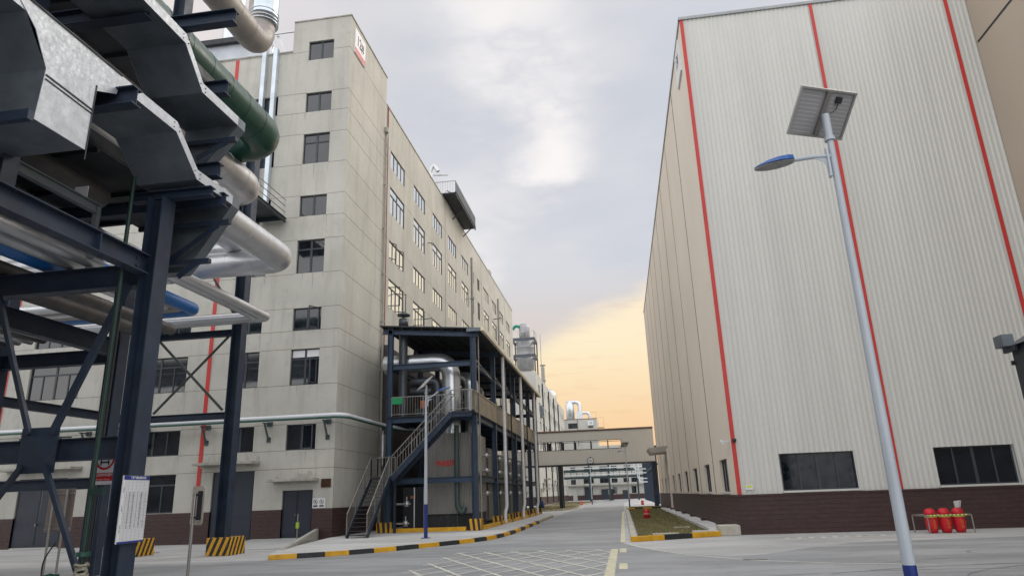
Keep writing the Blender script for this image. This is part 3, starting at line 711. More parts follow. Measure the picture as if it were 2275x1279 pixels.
for y in (45.9, 54.0, 60.5):
    b = MB(); b.tube([(-6.92, y, 9.9), (-6.92, y, .3)], .05, 8); b.build('conduit', M_dark, an)
b = MB(); b.tube([(-7.0, 35.5, 10.0), (-7.0, 35.5, .4)], .035, 8); b.build('conduit', M_greycl, an)
# yellow bund kerb at its foot
b = MB(); b.box(-11.6, -7.7, 35.0, 35.2, .146, .34); b.box(-7.12, -6.92, 36.0, 61.5, .146, .34)
structure(b.build('bund_kerb', M_yellow, bevel=.01))
# dark cladding of the factory wall inside the shed
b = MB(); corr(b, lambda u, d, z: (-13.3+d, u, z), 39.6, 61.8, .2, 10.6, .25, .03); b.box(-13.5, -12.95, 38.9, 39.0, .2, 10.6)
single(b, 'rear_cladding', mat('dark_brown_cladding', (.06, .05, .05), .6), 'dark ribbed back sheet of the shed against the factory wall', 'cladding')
# ribbed silver enclosures
t = thing('boiler_enclosure', 'ribbed silver steel enclosure with red characters under the shed', 'plant enclosure', (-8.6, 36, GZ))
b = MB(); fmx = lambda u, d, z: (u, 35.75-d, z); smx = lambda u, d, z: (-7.5+d, u, z)
corr(b, fmx, -9.95, -7.52, .95, 4.95, .13, .02); corr(b, smx, 35.76, 36.6, .95, 4.95, .13, .02)
b.add([(-9.95, 35.76, 4.95), (-7.5, 35.76, 4.95), (-7.5, 39.6, 4.95), (-9.95, 39.6, 4.95)], [(0,1,2,3)]); b.add([(-9.95, 35.76, .95), (-9.95, 39.6, .95), (-9.95, 39.6, 4.95), (-9.95, 35.76, 4.95)], [(0,1,2,3)])
b.add([(-7.5, 36.6, .95), (-7.5, 39.6, .95), (-7.5, 39.6, 4.95), (-7.5, 36.6, 4.95)], [(0,1,2,3)])
b.build('body', M_sheet, t)
b = MB(); b.box(-9.9, -7.55, 35.85, 39.5, .15, .94); b.build('dark_base', M_black, t)
text('节能型蒸', .29, t, (-8.86, 35.70, 3.42), (1, 0, 0), (0, 0, 1), M_redchar, bold=.006, sx=.96)
b = MB(); b.box(-7.49, -7.35, 36.5, 37.5, 2.95, 3.85); b.build('control_box', mat('beige_box', (.33, .31, .26), .5), t)
names = ['nearest', 'second', 'third', 'fourth', 'farthest']
for i, (y0, y1, top) in enumerate(((37.2, 39.9, 4.6), (41.5, 44.4, 4.5), (45.6, 48.4, 4.3), (49.8, 52.6, 4.3), (53.8, 56.6, 4.3))):
    b = MB(); mm = lambda u, d, z: (-7.75+d, u, z)
    corr(b, mm, y0, y1, .4, top, .3, .04); b.box(-9.8, -7.78, y0, y1, .4, top)
    single(b, 'silo_casing', M_sheet, f'{names[i]} tall silver casing inside the shed, seen from the road side', 'plant casing', 'silver casings between the shed columns')
for i, y in enumerate((38.6, 42.9, 46.9, 51, 55)):
    b = MB()
    b.tube([(-7.62, y, 1.8), (-7.62, y, 4.0)], .06, 8)
    for z in (1.9, 3.1, 3.9): b.tube([(-7.75, y, z), (-7.3, y, z)], .05, 8); b.lathe((-7.3, y, z-.1), [(.11, 0), (.11, .2)], 10); b.bar((-7.5, y-.25, z), (-7.1, y+.25, z+.02), .04, .04)
    single(b, 'valve_group', M_silver, f'{names[i]} cluster of silver valves on the road side of the shed', 'valves', 'valves on the road side of the shed')
# ducts inside
b = MB(); b.tube([(-12.5, 36.6, 8.9), (-8.75, 36.6, 8.9), (-8.75, 36.6, 4.9)], .5, 22, bend=.9); 
for z in (6.2, 7.2): b.tube([(-8.75, 36.6, z), (-8.75, 36.6, z+.06)], .512, 22)
single(b, 'bent_duct', M_silver2, 'large polished silver duct bending down behind the stair top', 'duct')
b = MB(); b.tube([(-7.85, 37.6, 4.9), (-7.85, 37.6, 8.0), (-8.6, 38.4, 8.2)], .40, 20)
single(b, 'short_duct', M_silver2, 'shorter upright silver duct beside the corner column', 'duct')
b = MB(); b.tube([(-11.3, 36.0, 5.9), (-11.3, 36.0, 11.2)], .24, 18); b.lathe((-11.3, 36.0, 10.9), [(.27, 0), (.27, .42)], 16); b.lathe((-11.3, 36, 11.5), [(.36, 0), (.36, .1), (.1, .16)], 14); b.tube([(-11.3, 36, 11.3), (-11.3, 36, 11.55)], .05, 8)
single(b, 'dark_flue', mat('dark_flue_steel', (.075, .085, .10), .4, metal=.4), 'dark upright flue with a capped top through the shed roof', 'flue')
b = MB(); b.tube([(-11.1, 36.9, 7.9), (-9.6, 36.9, 7.9), (-9.6, 36.9, 5.9)], .24, 16); b.tube([(-11.1, 36.8, 7.35), (-9.9, 36.8, 7.35)], .2, 14)
single(b, 'dark_bend_duct', mat('dark_flue_steel', (0, 0, 0)), 'dark bent duct behind the front railing of the shed', 'duct')
b = MB(); b.tube([(-8.2, 35.35, 5.3), (-8.2, 35.35, 1.25), (-7.95, 35.4, .95), (-7.85, 35.5, 1.25)], .13, 14, bend=.2); b.tube([(-8.2, 35.35, .9), (-8.2, 35.35, .2)], .02, 6)
single(b, 'green_drop_pipe', mat('dull_green_pipe', (.03, .055, .05), .5, var=.3), 'dull green pipe dropping in front of the ribbed enclosure', 'pipe')
for i, (y, h, r) in enumerate(((42.3, 8.1, .45), (44.0, 7.6, .4), (47.2, 8.0, .42), (48.4, 7.4, .4), (51.2, 8.0, .4), (55.4, 7.8, .4))):
    b = MB(); b.lathe((-8.3, y, 5.9), [(r, 0), (r, h-6.6), (r*.6, h-6.3), (r*.6, h-6.0)], 18); b.tube([(-8.3, y, h-.2), (-8.3, y, h), (-10.4, y, h)], r*.5, 12)
    single(b, 'hopper_top', M_silver2 if i % 2 else M_greycl, f'{["first","second","third","fourth","fifth","sixth"][i]} round silver vessel on the upper deck counted from the stairs', 'vessel', 'vessels on the upper deck')
b = MB(); b.box(-10.6, -10.0, 35.9, 36.5, 5.9, 6.35); b.box(-10.3, -10.02, 35.92, 36.12, 6.35, 6.75, 1)
single(b, 'pump_set', [M_dark, mat('orange_motor', (.45, .12, .03), .5)], 'small orange and dark pump set behind the upper railing', 'pump')
b = MB(); b.box(-11.58, -11.02, 35.03, 35.06, 6.5, 6.84); o = single(b, 'green_notice', mat('green_notice', (.01, .26, .09), .5), 'small green notice on the left end of the upper railing', 'notice')
b = MB()
for x, z in ((-10.9, 1.5), (-10.95, .55)): b.tube([(x-.6, 35.6, z), (x+.2, 35.6, z)], .05, 8); b.lathe((x, 35.6, z-.14), [(.12, 0), (.12, .28)], 12); b.tube([(x, 35.6, z), (x, 35.6, z+.35)], .03, 8)
b.tube([(-10.5, 35.6, .3), (-10.5, 35.6, 2.3)], .04, 8); b.tube([(-9.95, 35.5, .2), (-9.95, 35.5, 2.3)], .04, 8); b.tube([(-9.6+-.3, 35.4, .25), (-9.9, 35.4, .25), (-9.9, 35.4, .9)], .06, 8)
single(b, 'valve_pipes', M_silver, 'white valves and thin pipes in the dark bay beside the stairs', 'valves')
b = MB(); b.box(-11.4, -10.2, 36.6, 38.5, .2, 2.3); b.box(-10.95, -10.8, 36.4, 36.6, 1.75, 1.9, 1)
single(b, 'skid_unit', [M_dark, mat('orange_motor', (0, 0, 0))], 'dark equipment skid with an orange fitting in the lower bay', 'equipment')
# concrete guard blocks: yellow and black diagonals
def stripe_mat(name, horizontal=False):
    m = bpy.data.materials.new(name); m.use_nodes = True; t = m.node_tree; bb = t.nodes['Principled BSDF']; L = t.links.new
    g = t.nodes.new('ShaderNodeTexCoord'); s_ = t.nodes.new('ShaderNodeSeparateXYZ'); L(g.outputs['Object'], s_.inputs[0])
    def mt(op, a, b_):
        n = t.nodes.new('ShaderNodeMath'); n.operation = op
        for i, v in enumerate((a, b_)):
            if isinstance(v, (int, float)): n.inputs[i].default_value = v
            else: L(v, n.inputs[i])
        return n.outputs[0]
    k = .42 if not horizontal else .12
    e = mt('ADD', mt('ADD', s_.outputs[0], s_.outputs[1]), mt('MULTIPLY', s_.outputs[2], -k if not horizontal else k))
    fr = mt('FRACT', mt('DIVIDE', e, .255), 0.0); st = mt('GREATER_THAN', fr, .5)
    nz = t.nodes.new('ShaderNodeTexNoise'); nz.inputs['Scale'].default_value = 9; nz.inputs['Detail'].default_value = 5
    mx = t.nodes.new('ShaderNodeMix'); mx.data_type = 'RGBA'; L(st, mx.inputs[0]); mx.inputs[6].default_value = (.64, .33, .012, 1); mx.inputs[7].default_value = (.018, .018, .02, 1)
    m2 = t.nodes.new('ShaderNodeMix'); m2.data_type = 'RGBA'; rr = t.nodes.new('ShaderNodeMapRange'); L(nz.outputs[0], rr.inputs[0]); rr.inputs[1].default_value = .55; rr.inputs[2].default_value = .75; rr.inputs[4].default_value = .5
    L(rr.outputs[0], m2.inputs[0]); L(mx.outputs[2], m2.inputs[6]); m2.inputs[7].default_value = (.20, .17, .12, 1); L(m2.outputs[2], bb.inputs['Base Color']); bb.inputs['Roughness'].default_value = .65
    return m
M_str = stripe_mat('hazard_stripes'); M_str2 = stripe_mat('hazard_stripes_upright', True)
def guard(x, y, w, d, h, z, m, label):
    b = MB(); b.box(x-w/2, x+w/2, y-d/2, y+d/2, z, z+h)
    return single(b, 'guard_block', m, label, 'striped block', 'striped guard blocks round the column feet', bevel=.015)
guard(-14.55, 25.1, .88, 1.15, .62, 0, M_str, 'striped block round the lone post in front of the big blue door')
guard(-18.55, 25.6, .88, 1.0, .62, 0, M_str, 'striped block half hidden behind the information board column')
guard(-7.25, 35.3, .62, .6, .55, .146, M_str2, 'striped block under the front corner column of the shed')
guard(-11.9, 35.4, .85, .6, .5, .146, M_str2, 'striped block at the foot of the stair-side column')
for i, y in enumerate(AC[1:]):
    guard(-7.15, y, .5, .62, .5, .146, M_str2, f'{names[i] if i < 4 else ("fifth" if i == 4 else "last")} striped block of the row along the road side of the shed')
# stairs
st = thing('steel_staircase', 'dark steel staircase with slim steel railings climbing to the shed deck', 'staircase', (-11.8, 31, GZ))
s0, s1 = Vector((-11.78, 31.0, GZ)), Vector((-11.78, 34.0, 2.8))
f0, f1 = Vector((-11.2, 34.45, 2.8)), Vector((-8.15, 34.45, 5.87))
b = MB()
for dx in (-.47, .47): b.bar(s0+Vector((dx, 0, .0)), s1+Vector((dx, 0, -.05)), .05, .24)
for dy in (-.45, .45): b.bar(f0+Vector((0, dy, -.12)), f1+Vector((0, dy, -.12)), .05, .26)
b.build('stringer', M_steel, st)
b = MB()
for k in range(15):
    p = s0.lerp(s1, (k+.5)/15); b.box(p.x-.44, p.x+.44, p.y-.13, p.y+.12, p.z, p.z+.035)
for k in range(16):
    p = f0.lerp(f1, (k+.5)/16); b.box(p.x-.12, p.x+.12, p.y-.42, p.y+.42, p.z, p.z+.035)
b.box(-12.3, -11.2, 34.0, 34.95, 2.74, 2.8); b.box(-8.15, -7.2, 33.98, 35.0, 5.78, 5.87)
b.build('treads', M_dark, st)
b = MB(); b.ibeam((-8.15, 34.0, 5.68), (-7.1, 34.0, 5.68), .1, .22); b.box(-8.1, -8.0, 34.0, 35.0, 5.55, 5.78); b.build('landing_frame', M_steel, st); b = MB(); b.bar((-11.3, 34.9, GZ), (-11.3, 34.9, 2.75), .12, .12); b.build('post', M_steel, st)
for dx in (-.47, .47):
    b = MB(); railing(b, s0+Vector((dx, 0, 0)), s1+Vector((dx, 0, 0)), 1.0, .17, .018); b.build('handrail', M_rail, st)
b = MB(); railing(b, (-12.25, 34.0, 2.8), (-12.25, 34.95, 2.8), 1.0, .13); railing(b, (-12.25, 34.95, 2.8), (-11.3, 34.95, 2.8), 1.0, .13); b.build('handrail', M_rail, st)
for dy in (-.45, .45):
    b = MB(); railing(b, f0+Vector((0, dy, 0)), f1+Vector((0, dy, 0)), 1.0, .2, .022); b.build('handrail', M_rail, st)
b = MB(); railing(b, (-8.15, 34.0, 5.87), (-7.15, 34.0, 5.87), 1.05, .13); railing(b, (-7.1, 34.0, 5.87), (-7.1, 35.0, 5.87), 1.05, .11); b.build('handrail', M_rail, st)

# ================================================================== solar street lamps
def lamp(x, y, arm, psi, tau, label, z0=0.0, s=1.0, rise=.0, blue=.75, ztop=6.72, zarm=6.19):
    t = thing('street_lamp', label, 'street lamp', (x, y, z0), 'white solar street lamps with blue feet')
    Z = lambda z: z0 + z*s
    b = MB(); b.tube([(x, y, Z(blue)), (x, y, Z(ztop))], .076, 18, r1=.043); b.tube([(x, y, Z(ztop-.25)), (x, y, Z(ztop+.13))], .055, 14)
    b.tube([(x, y, Z(ztop-.29)), (x, y, Z(ztop-.24))], .075, 14)
    b.build('pole', M_pole, t)
    b = MB(); b.tube([(x, y, z0), (x, y, Z(blue))], .079, 18, r1=.0765); b.box(x-.17, x+.17, y-.17, y+.17, z0, z0+.02); b.build('blue_foot', M_blueband, t)
    a = Vector((math.cos(R(arm)), math.sin(R(arm)), 0)); p = Vector((x, y, Z(zarm)))
    b = MB(); b.tube([p, p + a*.3 + Vector((0, 0, .02+rise*.3)), p + a*.56 + Vector((0, 0, .0+rise))], .032, 12, bend=.2)
    b.prism([p + a*.05 - Vector((0,0,.02)), p + a*.3 - Vector((0,0,.0)), p+a*.14 - Vector((0,0,.07)), p + a*.055 - Vector((0, 0, .28))], (-a.y*.012, a.x*.012, 0))
    b.bar(p+a*.075+Vector((0,0,.12)), p+a*.075-Vector((0,0,.32)), .03, .09); b.build('arm', M_pole, t)
    h0 = p + a*.53 + Vector((0, 0, rise*.95)); n = Vector((-a.y, a.x, 0)); up = Vector((0, 0, 1))
    hd = (a + up*(rise*1.2 - .12)).normalized(); hu = n.cross(hd); hu = hu if hu.z > 0 else -hu
    prof = [(0, .05), (.08, .10), (.22, .135), (.38, .12), (.50, .07), (.56, .02)]
    for nm, mm, lo, hi in (('housing', mat('lamp_housing_blue', (.015, .09, .32), .35), .0, .075), ('lens', mat('lamp_lens', (.25, .25, .24), .3), -.022, -.001)):
        b = MB(); top = []; bot = []
        for u, w in prof: top.append((u, w*.8, hi*(1-(u/.6)**2)+lo*.2 if nm == 'housing' else hi)); bot.append((u, w, lo))
        ring1 = [h0+hd*u+n*w+hu*z for u, w, z in bot] + [h0+hd*u-n*w+hu*z for u, w, z in bot[::-1]]
        ring2 = [h0+hd*u+n*w+hu*z for u, w, z in top] + [h0+hd*u-n*w+hu*z for u, w, z in top[::-1]]
        k = len(ring1); b.add(ring1+ring2, [tuple(range(k))[::-1], tuple(range(k, 2*k))] + [(i, (i+1) % k, (i+1) % k+k, i+k) for i in range(k)])
        b.build(nm, mm, t)
    u = Vector((math.cos(psi), math.sin(psi), 0)); v = Vector((-math.sin(psi)*math.cos(tau), math.cos(psi)*math.cos(tau), math.sin(tau))); w = u.cross(v)
    if w.z < 0: w = -w
    c = Vector((x, y, Z(ztop+.13))) + w*.10 + Vector((.01, 0, 0))
    W_, H_ = .94, .70
    b = MB()
    b.bar(c-u*W_/2+v*(H_/2-.015), c+u*W_/2+v*(H_/2-.015), .03, .04, w); b.bar(c-u*W_/2-v*(H_/2-.015), c+u*W_/2-v*(H_/2-.015), .03, .04, w)
    b.bar(c-v*(H_/2-.03)-u*(W_/2-.015), c+v*(H_/2-.03)-u*(W_/2-.015), .03, .038, w); b.bar(c-v*(H_/2-.03)+u*(W_/2-.015), c+v*(H_/2-.03)+u*(W_/2-.015), .03, .038, w)
    po = b.build('solar_panel', mat('panel_frame_aluminium', (.42, .42, .41), .4, metal=.6), t)
    b = MB(); b.bar(c-v*(H_/2-.03), c+v*(H_/2-.03), W_-.06, .006, w, off=(0, .012)); b.build('cell_sheet', mat('panel_back_sheet', (.33, .32, .325), .5, var=.05), po)
    b = MB()
    for k in range(11):
        q = c + v*(-H_/2+.06+k*(H_-.12)/10) - w*.0 + w*.0075
        b.bar(q-u*(W_/2-.05), q-u*.09, .012, .002, w); b.bar(q+u*.09, q+u*(W_/2-.05), .012, .002, w)
    b.build('cell_lines', mat('cell_line', (.46, .46, .46), .5), po)
    b = MB(); b.bar(c-v*(H_/2-.03)-w*.018, c+v*(H_/2-.03)-w*.018, .07, .03, w); b.build('rail', M_rail, po)
    b = MB(); q = c+u*.2+v*.0; b.bar(q+v*.17, q+v*.26, .09, .04, w, off=(0, -.01)); b.tube([q+v*.17-w*.02, q+v*.08-w*.05-u*.02, q+v*.02-w*.05-u*.1, q-u*.13+v*.0-w*.03], .006, 6, bend=.04); b.build('junction_box', M_dark, po)
    return t
lamp(3.34, 9.5, 178, R(23.5), R(132), 'near street lamp on the right with its blue lamp head over the white shed wall')
lamp(-8.2, 29.5, 10, R(120), R(132), 'street lamp standing on the footway in front of the stairs', z0=.146, s=.93, rise=.34, blue=1.45)
lamp(.72, 80.5, 150, R(40), R(132), 'far street lamp on the small lawn before the footbridge', z0=.05, s=.98, blue=.95)
lamp(-4.66, 112, 20, R(60), R(132), 'farthest street lamp, standing at the left kerb beyond the footbridge', z0=.05, s=.98, blue=.8)
t = thing('height_sign', 'small round white height limit sign on the lower edge of the footbridge', 'road sign', (-3.55, 87.8, 5.5))
b = MB(); b.tube([(-3.55, 87.93, 5.55), (-3.55, 87.85, 5.55)], .42, 24); b.build('disc', M_signw, t)
b = MB(); ring(b, (-3.55, 87.83, 5.55), .42, .06, (1, 0, 0), (0, 0, 1)); b.build('rim', M_dark, t); text('5m', .42, t, (-3.55, 87.82, 5.55), (1, 0, 0), (0, 0, 1), M_ink)
b = MB(); b.prism([(-3.67, 87.82, 5.92), (-3.43, 87.82, 5.92), (-3.55, 87.82, 5.78)], (0, -.01, 0)); b.prism([(-3.67, 87.82, 5.18), (-3.43, 87.82, 5.18), (-3.55, 87.82, 5.32)], (0, -.01, 0)); b.build('arrow', M_ink, t)

# ================================================================== warehouse on the right
XR, YW, YWE = 4.4, 28.75, 85.3; XE = 16.86; ZT = 23.05
wf = lambda u, d, z: (u, YW - d, z); ws = lambda u, d, z: (XR - d, u, z)
wh = thing('warehouse', 'tall pale metal warehouse with ribbed front, red corner strips and brown base', 'warehouse', (XR, YW, 0))
wins = [(6.13, 8.88, 1.54, 2.92), (11.71, 14.47, 1.54, 2.92)]
b = MB(); corr(b, wf, XR+.15, XE, 1.45, ZT, .195, .022, wins)
for a, c, z0, z1 in wins:
    for p, q in (((a,z0),(c,z0)), ((c,z0),(c,z1)), ((c,z1),(a,z1)), ((a,z1),(a,z0))): b.add([wf(p[0],.03,p[1]), wf(q[0],.03,q[1]), wf(q[0],-.2,q[1]), wf(p[0],-.2,p[1])], [(0,1,2,3)])
b.build('front_wall', M_corr, wh)
swin = [(y, y+2.28, 1.56, 2.9) for y in (30.53, 36.57, 42.6, 48.75, 54.8, 60.95, 67.0, 72.3, 77.6)]
b = MB(); wall_grid(b, ws, YW, YWE, 1.45, ZT, swin, .22)
b.add([(XR, YW, ZT), (XE, YW, ZT), (XE, YWE, ZT), (XR, YWE, ZT)], [(0,1,2,3)]); b.add([(XR, YWE, 0), (XE, YWE, 0), (XE, YWE, ZT), (XR, YWE, ZT)], [(0,1,2,3)]); b.add([(XE, YW, 0), (XE, YWE, 0), (XE, YWE, ZT), (XE, YW, ZT)], [(0,1,2,3)])
for k in range(320):   # fine vertical ribs of the flat sheet
    y = YW + .1 + k*.177
    if any(h[0]-.02 < y < h[1]+.02 for h in swin): b.mbox(ws, y, y+.02, 0, .006, 2.96, ZT-.1)
    else: b.mbox(ws, y, y+.02, 0, .006, 1.5, ZT-.1)
b.build('side_wall', M_flat, wh)
b = MB()
y = 35.0
while y < YWE-1: b.mbox(ws, y-.035, y+.035, 0, .02, 1.5, ZT-.05); y += 6.12
b.build('side_joint', mat('joint_bronze', (.16, .125, .09), .35, metal=.5), wh)
b = MB(); b.box(XR-.05, XE+2, YW-.06, YW+.1, 0, 1.38); b.box(XR-.052, XR+.1, YW+.101, YWE, 0, 1.38); b.box(XR-.09, XE+2, YW-.10, YW, 1.381, 1.45); b.box(XR-.092, XR, YW+.001, YWE, 1.38, 1.449)
for k in range(1, 8):
    z = k*.17; b.box(XR-.05, XE+2, YW-.064, YW-.06, z, z+.015, 1); b.box(XR-.056, XR-.052, YW-.06, YWE, z, z+.015, 1)
b.build('base_cladding', [M_brown, M_brownline], wh)
b = MB(); b.box(XR-.008, XR+.15, YW-.04, YW+.0, 1.46, ZT); b.box(10.26, 10.39, YW-.06, YW-.03, 1.46, ZT); b.box(15.95, 16.09, YW-.06, YW-.03, 1.46, ZT)
b.build('red_strip', M_red, wh)
b = MB(); b.box(XR-.06, XE, YW-.09, YW+.08, ZT, ZT+.14); b.box(XR-.06, XR+.08, YW, YWE, ZT, ZT+.14); b.build('roof_flashing', mat('grey_flashing', (.33, .35, .36), .45), wh)
for x0_, x1_ in ((6.08, 8.93), (11.66, 14.52)): b = MB(); b.box(x0_, x1_, YW-.12, YW-.03, 1.47, 1.54); b.build('window_sill', M_corr, wh)
for a, c, *_ in swin: b = MB(); b.mbox(ws, a-.04, c+.04, 0, .08, 1.49, 1.56); b.build('window_sill', M_corr, wh)
for w in wins:
    window(wf, w[0], w[1], w[2], w[3], 4, 0, wh, f=.05, glass=M_glass3)
for w in swin: window(ws, w[0], w[1], w[2], w[3], 3, 0, wh, f=.05, glass=M_glass3)
b = MB(); b.box(XR-.2, XR, 64.4, 64.8, .1, 5.3); b.build('downpipe_box', M_flat, wh)
b = MB(); b.prism([(XR, 65.5, 5.1), (XR-1.5, 65.5, 5.0), (XR-1.75, 65.5, 5.45), (XR, 65.5, 5.6)], (0, 5, 0)); b.build('entrance_canopy', mat('canopy_sheet', (.40, .37, .33), .5), wh)
for k in range(14): pass
# seam where upper and lower sheets lap
t = thing('camera_unit', 'small white security camera on the warehouse corner', 'camera', (XR-.1, 29.5, 3.5))
b = MB(); b.tube([(XR, 29.2, 3.5), (XR-.25, 29.2, 3.5)], .025, 8); b.tube([(XR-.28, 29.5, 3.53), (XR-.28, 29.1, 3.47)], .06, 12); b.build('body', M_white, t); b = MB(); b.lathe((XR+.1, YW-.15, 3.42), [(.05, 0), (.08, .05), (.08, .14)], 12); b.build('dome', M_dark, t)
b = MB(); b.box(4.72, 5.0, YW-.07, YW-.05, 1.62, 1.82); t = single(b, 'small_notice', M_signw, 'small white and yellow notice low on the warehouse front corner', 'notice')
b = MB(); b.box(4.76, 4.96, YW-.074, YW-.071, 1.70, 1.79); b.build('yellow_patch', M_hiviz, t)
t = thing('number_sign', 'white number sign near the top of the warehouse side wall', 'sign', (XR, 30.6, 21.2))
b = MB(); b.box(XR-.09, XR, 29.7, 31.4, 21.0, 22.7); b.build('board', M_signw, t)
text('13#', .95, t, (XR-.1, 30.55, 22.0), (0, -1, 0), (0, 0, 1), M_ink, sx=.7)
# side wing nearer the viewer, out of frame mostly
t = thing('side_wing', 'plain taupe metal wing at the upper right edge beyond the ribbed front', 'building wing', (XE, 14, 0))
b = MB(); b.box(XE+.004, XE+14, 3, YW+.6, 1.45, 24.5); b.build('wall', M_taupe, t); b = MB(); b.box(XE-.04, XE+14, 3, YW-.12, 0, 1.37); b.build('base', M_brown, t)
b = MB(); b.box(XE-.012, XE+.004, 3, YW-.13, 19.93, 20.03); b.build('panel_joint', M_dark, t)
# dark container body at the right edge
t = thing('skip_container', 'dark grey ribbed steel container with a peaked lid cut by the right edge', 'container', (8.5, 11, 0))
X0c, Y0c = 7.42, 8.5
b = MB(); b.box(X0c, X0c+2.4, Y0c, Y0c+5.5, .9, 4.05)
b.box(X0c-.04, X0c+2.4, Y0c+5.5, Y0c+5.54, 3.72, 3.8)
for k in range(5): b.box(X0c-.05, X0c, Y0c+.1+k*1.2, Y0c+.25+k*1.2, .95, 3.75)
for k in range(4): b.box(X0c+.35+k*.55, X0c+.47+k*.55, Y0c-.05, Y0c, .95, 3.75)
b.box(X0c-.05, X0c+2.45, Y0c-.06, Y0c-.002, 3.72, 3.8)
b.build('body', mat('charcoal_steel', (.022, .028, .034), .5), t)
b = MB(); b.prism([(X0c-.08, Y0c-.08, 4.05), (X0c+1.2, Y0c-.08, 4.75), (X0c+2.5, Y0c-.08, 4.05)], (0, 5.7, 0)); b.box(X0c-.1, X0c-.04, Y0c+5.2, Y0c+5.6, 3.95, 4.05); b.build('lid', mat('charcoal_lid', (.03, .032, .04), .45), t)
b = MB(); b.box(X0c-.22, X0c-.02, Y0c+5.3, Y0c+5.6, 4.05, 4.27); b.build('lamp_bracket', M_galvdk, t)
b = MB(); b.box(X0c+.1, X0c+2.3, Y0c+.2, Y0c+5.3, 0, .89); b.build('stand', M_dark, t)

# three red fire barrels with their rail
t = thing('barrel_rack', 'low striped metal rail rack holding the three red barrels by the brown base', 'rack', (10.85, 26.8, 0))
b = MB()
for x, y in ((10.02, 27.35), (10.22, 26.6), (11.62, 26.6), (11.5, 27.3)): b.tube([(x, y, 0), (x, y, .58)], .025, 8)
b.tube([(10.02, 27.35, .58), (10.22, 26.6, .58), (11.62, 26.6, .58), (11.5, 27.3, .58), (10.02, 27.35, .58)], .025, 8, bend=.03); b.build('frame', M_rail, t)
b = MB()
for k in range(10): b.tube([(10.3+k*.125, 26.6, .58), (10.35+k*.125, 26.6, .58)], .0265, 8)
b.build('stripe', M_hiviz, t)
lab = ['left red covered barrel in the rail rack', 'middle red covered barrel in the rail rack', 'right red covered barrel under the clear plastic bag']
for i, x in enumerate((10.42, 10.86, 11.30)):
    t = thing('fire_barrel', lab[i], 'barrel', (x, 26.85, 0), 'red covered barrels in a rack')
    b = MB(); b.lathe((x, 26.85, .01), [(.13, 0), (.17, .10), (.195, .3), (.19, .52), (.175, .58)], 20); b.build('body', M_redtank, t)
    b = MB(); b.lathe((x, 26.85, .59), [(.18, 0), (.19, .06), (.16, .16), (.09, .21), (.02, .22)], 20); b.build('cover', M_redtank, t)
    b = MB(); b.lathe((x, 26.85, .515), [(.196, 0), (.198, .02), (.198, .035), (.194, .05)], 20); b.build('band', M_hiviz, t)
    text('消防桶', .10, t, (x+.0, 26.85-.203, .3), (0, 0, -1), (1, 0, 0), M_orange, sx=1.0)
b = MB()
for k in range(2): b.prism([(11.24+k*.07, 26.8+k*.02, .8), (11.36+k*.07, 26.82, .82), (11.42+k*.06, 26.8, 1.04), (11.26+k*.07, 26.86, 1.02)], (0.03, .1, 0))
single(b, 'plastic_bag', M_plastic, 'crumpled clear plastic bag caught on top of the right barrel', 'plastic bag')
# red posts on the lawns
for i, (x, y, l) in enumerate(((1.44, 46.6, 'red covered hydrant on the lawn nearest the viewer'), (2.5, 94.0, 'red covered hydrant beyond the small lawn right of the road'), (-5.95, 105.8, 'red covered hydrant at the left kerb beyond the footbridge'), (-10.5, 128, 'farthest red covered hydrant near the left buildings'))):
    t = thing('hydrant', l, 'hydrant', (x, y, .05), 'red covered hydrants on the lawns')
    b = MB(); b.lathe((x, y, .05), [(.13, 0), (.19, .06), (.20, .28), (.19, .42), (.14, .54), (.05, .58)], 16); b.build('cover', M_redtank, t)
    b = MB(); b.lathe((x, y, .31), [(.203, 0), (.206, .03), (.201, .06)], 16); b.build('band', mat('pale_band', (.6, .45, .3), .6), t)

# ================================================================== footbridge
YB = 88.0
br = thing('footbridge', 'beige enclosed bridge between the buildings with a ribbon of windows', 'footbridge', (-4.5, YB, 0))
bm_ = lambda u, d, z: (u, YB - d, z)
bwin = (-13.4, .4, 6.92, 7.98)
for nm, m_ in (('front', bm_), ('back', lambda u, d, z: (u, YB+2.4+d, z))):
    b = MB(); corr(b, m_, XL+.02, XR-.1, 5.2, 9.12, .35, .008, [bwin if nm == 'front' else (bwin[0], bwin[1], 6.95, 8.15)]); b.build('wall', mat('bridge_cladding', (.54, .515, .465), .5, var=.04, scale=.3), br)
    b = MB(); x = bwin[0]
    b.mbox(m_, bwin[0], bwin[1], -.06, .03, 6.90, 6.95); b.mbox(m_, bwin[0], bwin[1], -.06, .03, 7.93, 7.99)
    for u, w in ((-12.9, .1), (-11.9, .3), (-10.6, .12), (-9.9, .06), (-9.3, .12), (-8.75, .35), (-7.45, .1), (-7.0, .3), (-5.4, .2), (-3.4, .12), (-1.3, .12), (.35, .08)): b.mbox(m_, u-w*.4, u+w*.4, -.06, .031, 6.95, 7.93)
    b.build('window_frame', M_dark, br)
b = MB(); b.box(XL+.02, XR-.1, YB-.05, YB+2.45, 5.05, 5.2); b.box(XL, XR-.08, YB-.1, YB+2.5, 9.12, 9.2); b.build('deck', M_dark, br)
b = MB(); b.box(XL+.02, XR-.1, YB-.12, YB+.02, 9.2, 9.32); b.build('roof_edge', mat('rust_edge', (.22, .13, .09), .6), br)
for x in (-7.4, 4.08):
    for y in (YB+.15, YB+2.2):
        b = MB(); b.ibeam((x, y, 0), (x, y, 5.05), .45, .45, up=(1, 0, 0)); b.build('column', M_dark if x < 0 else M_steel, br)
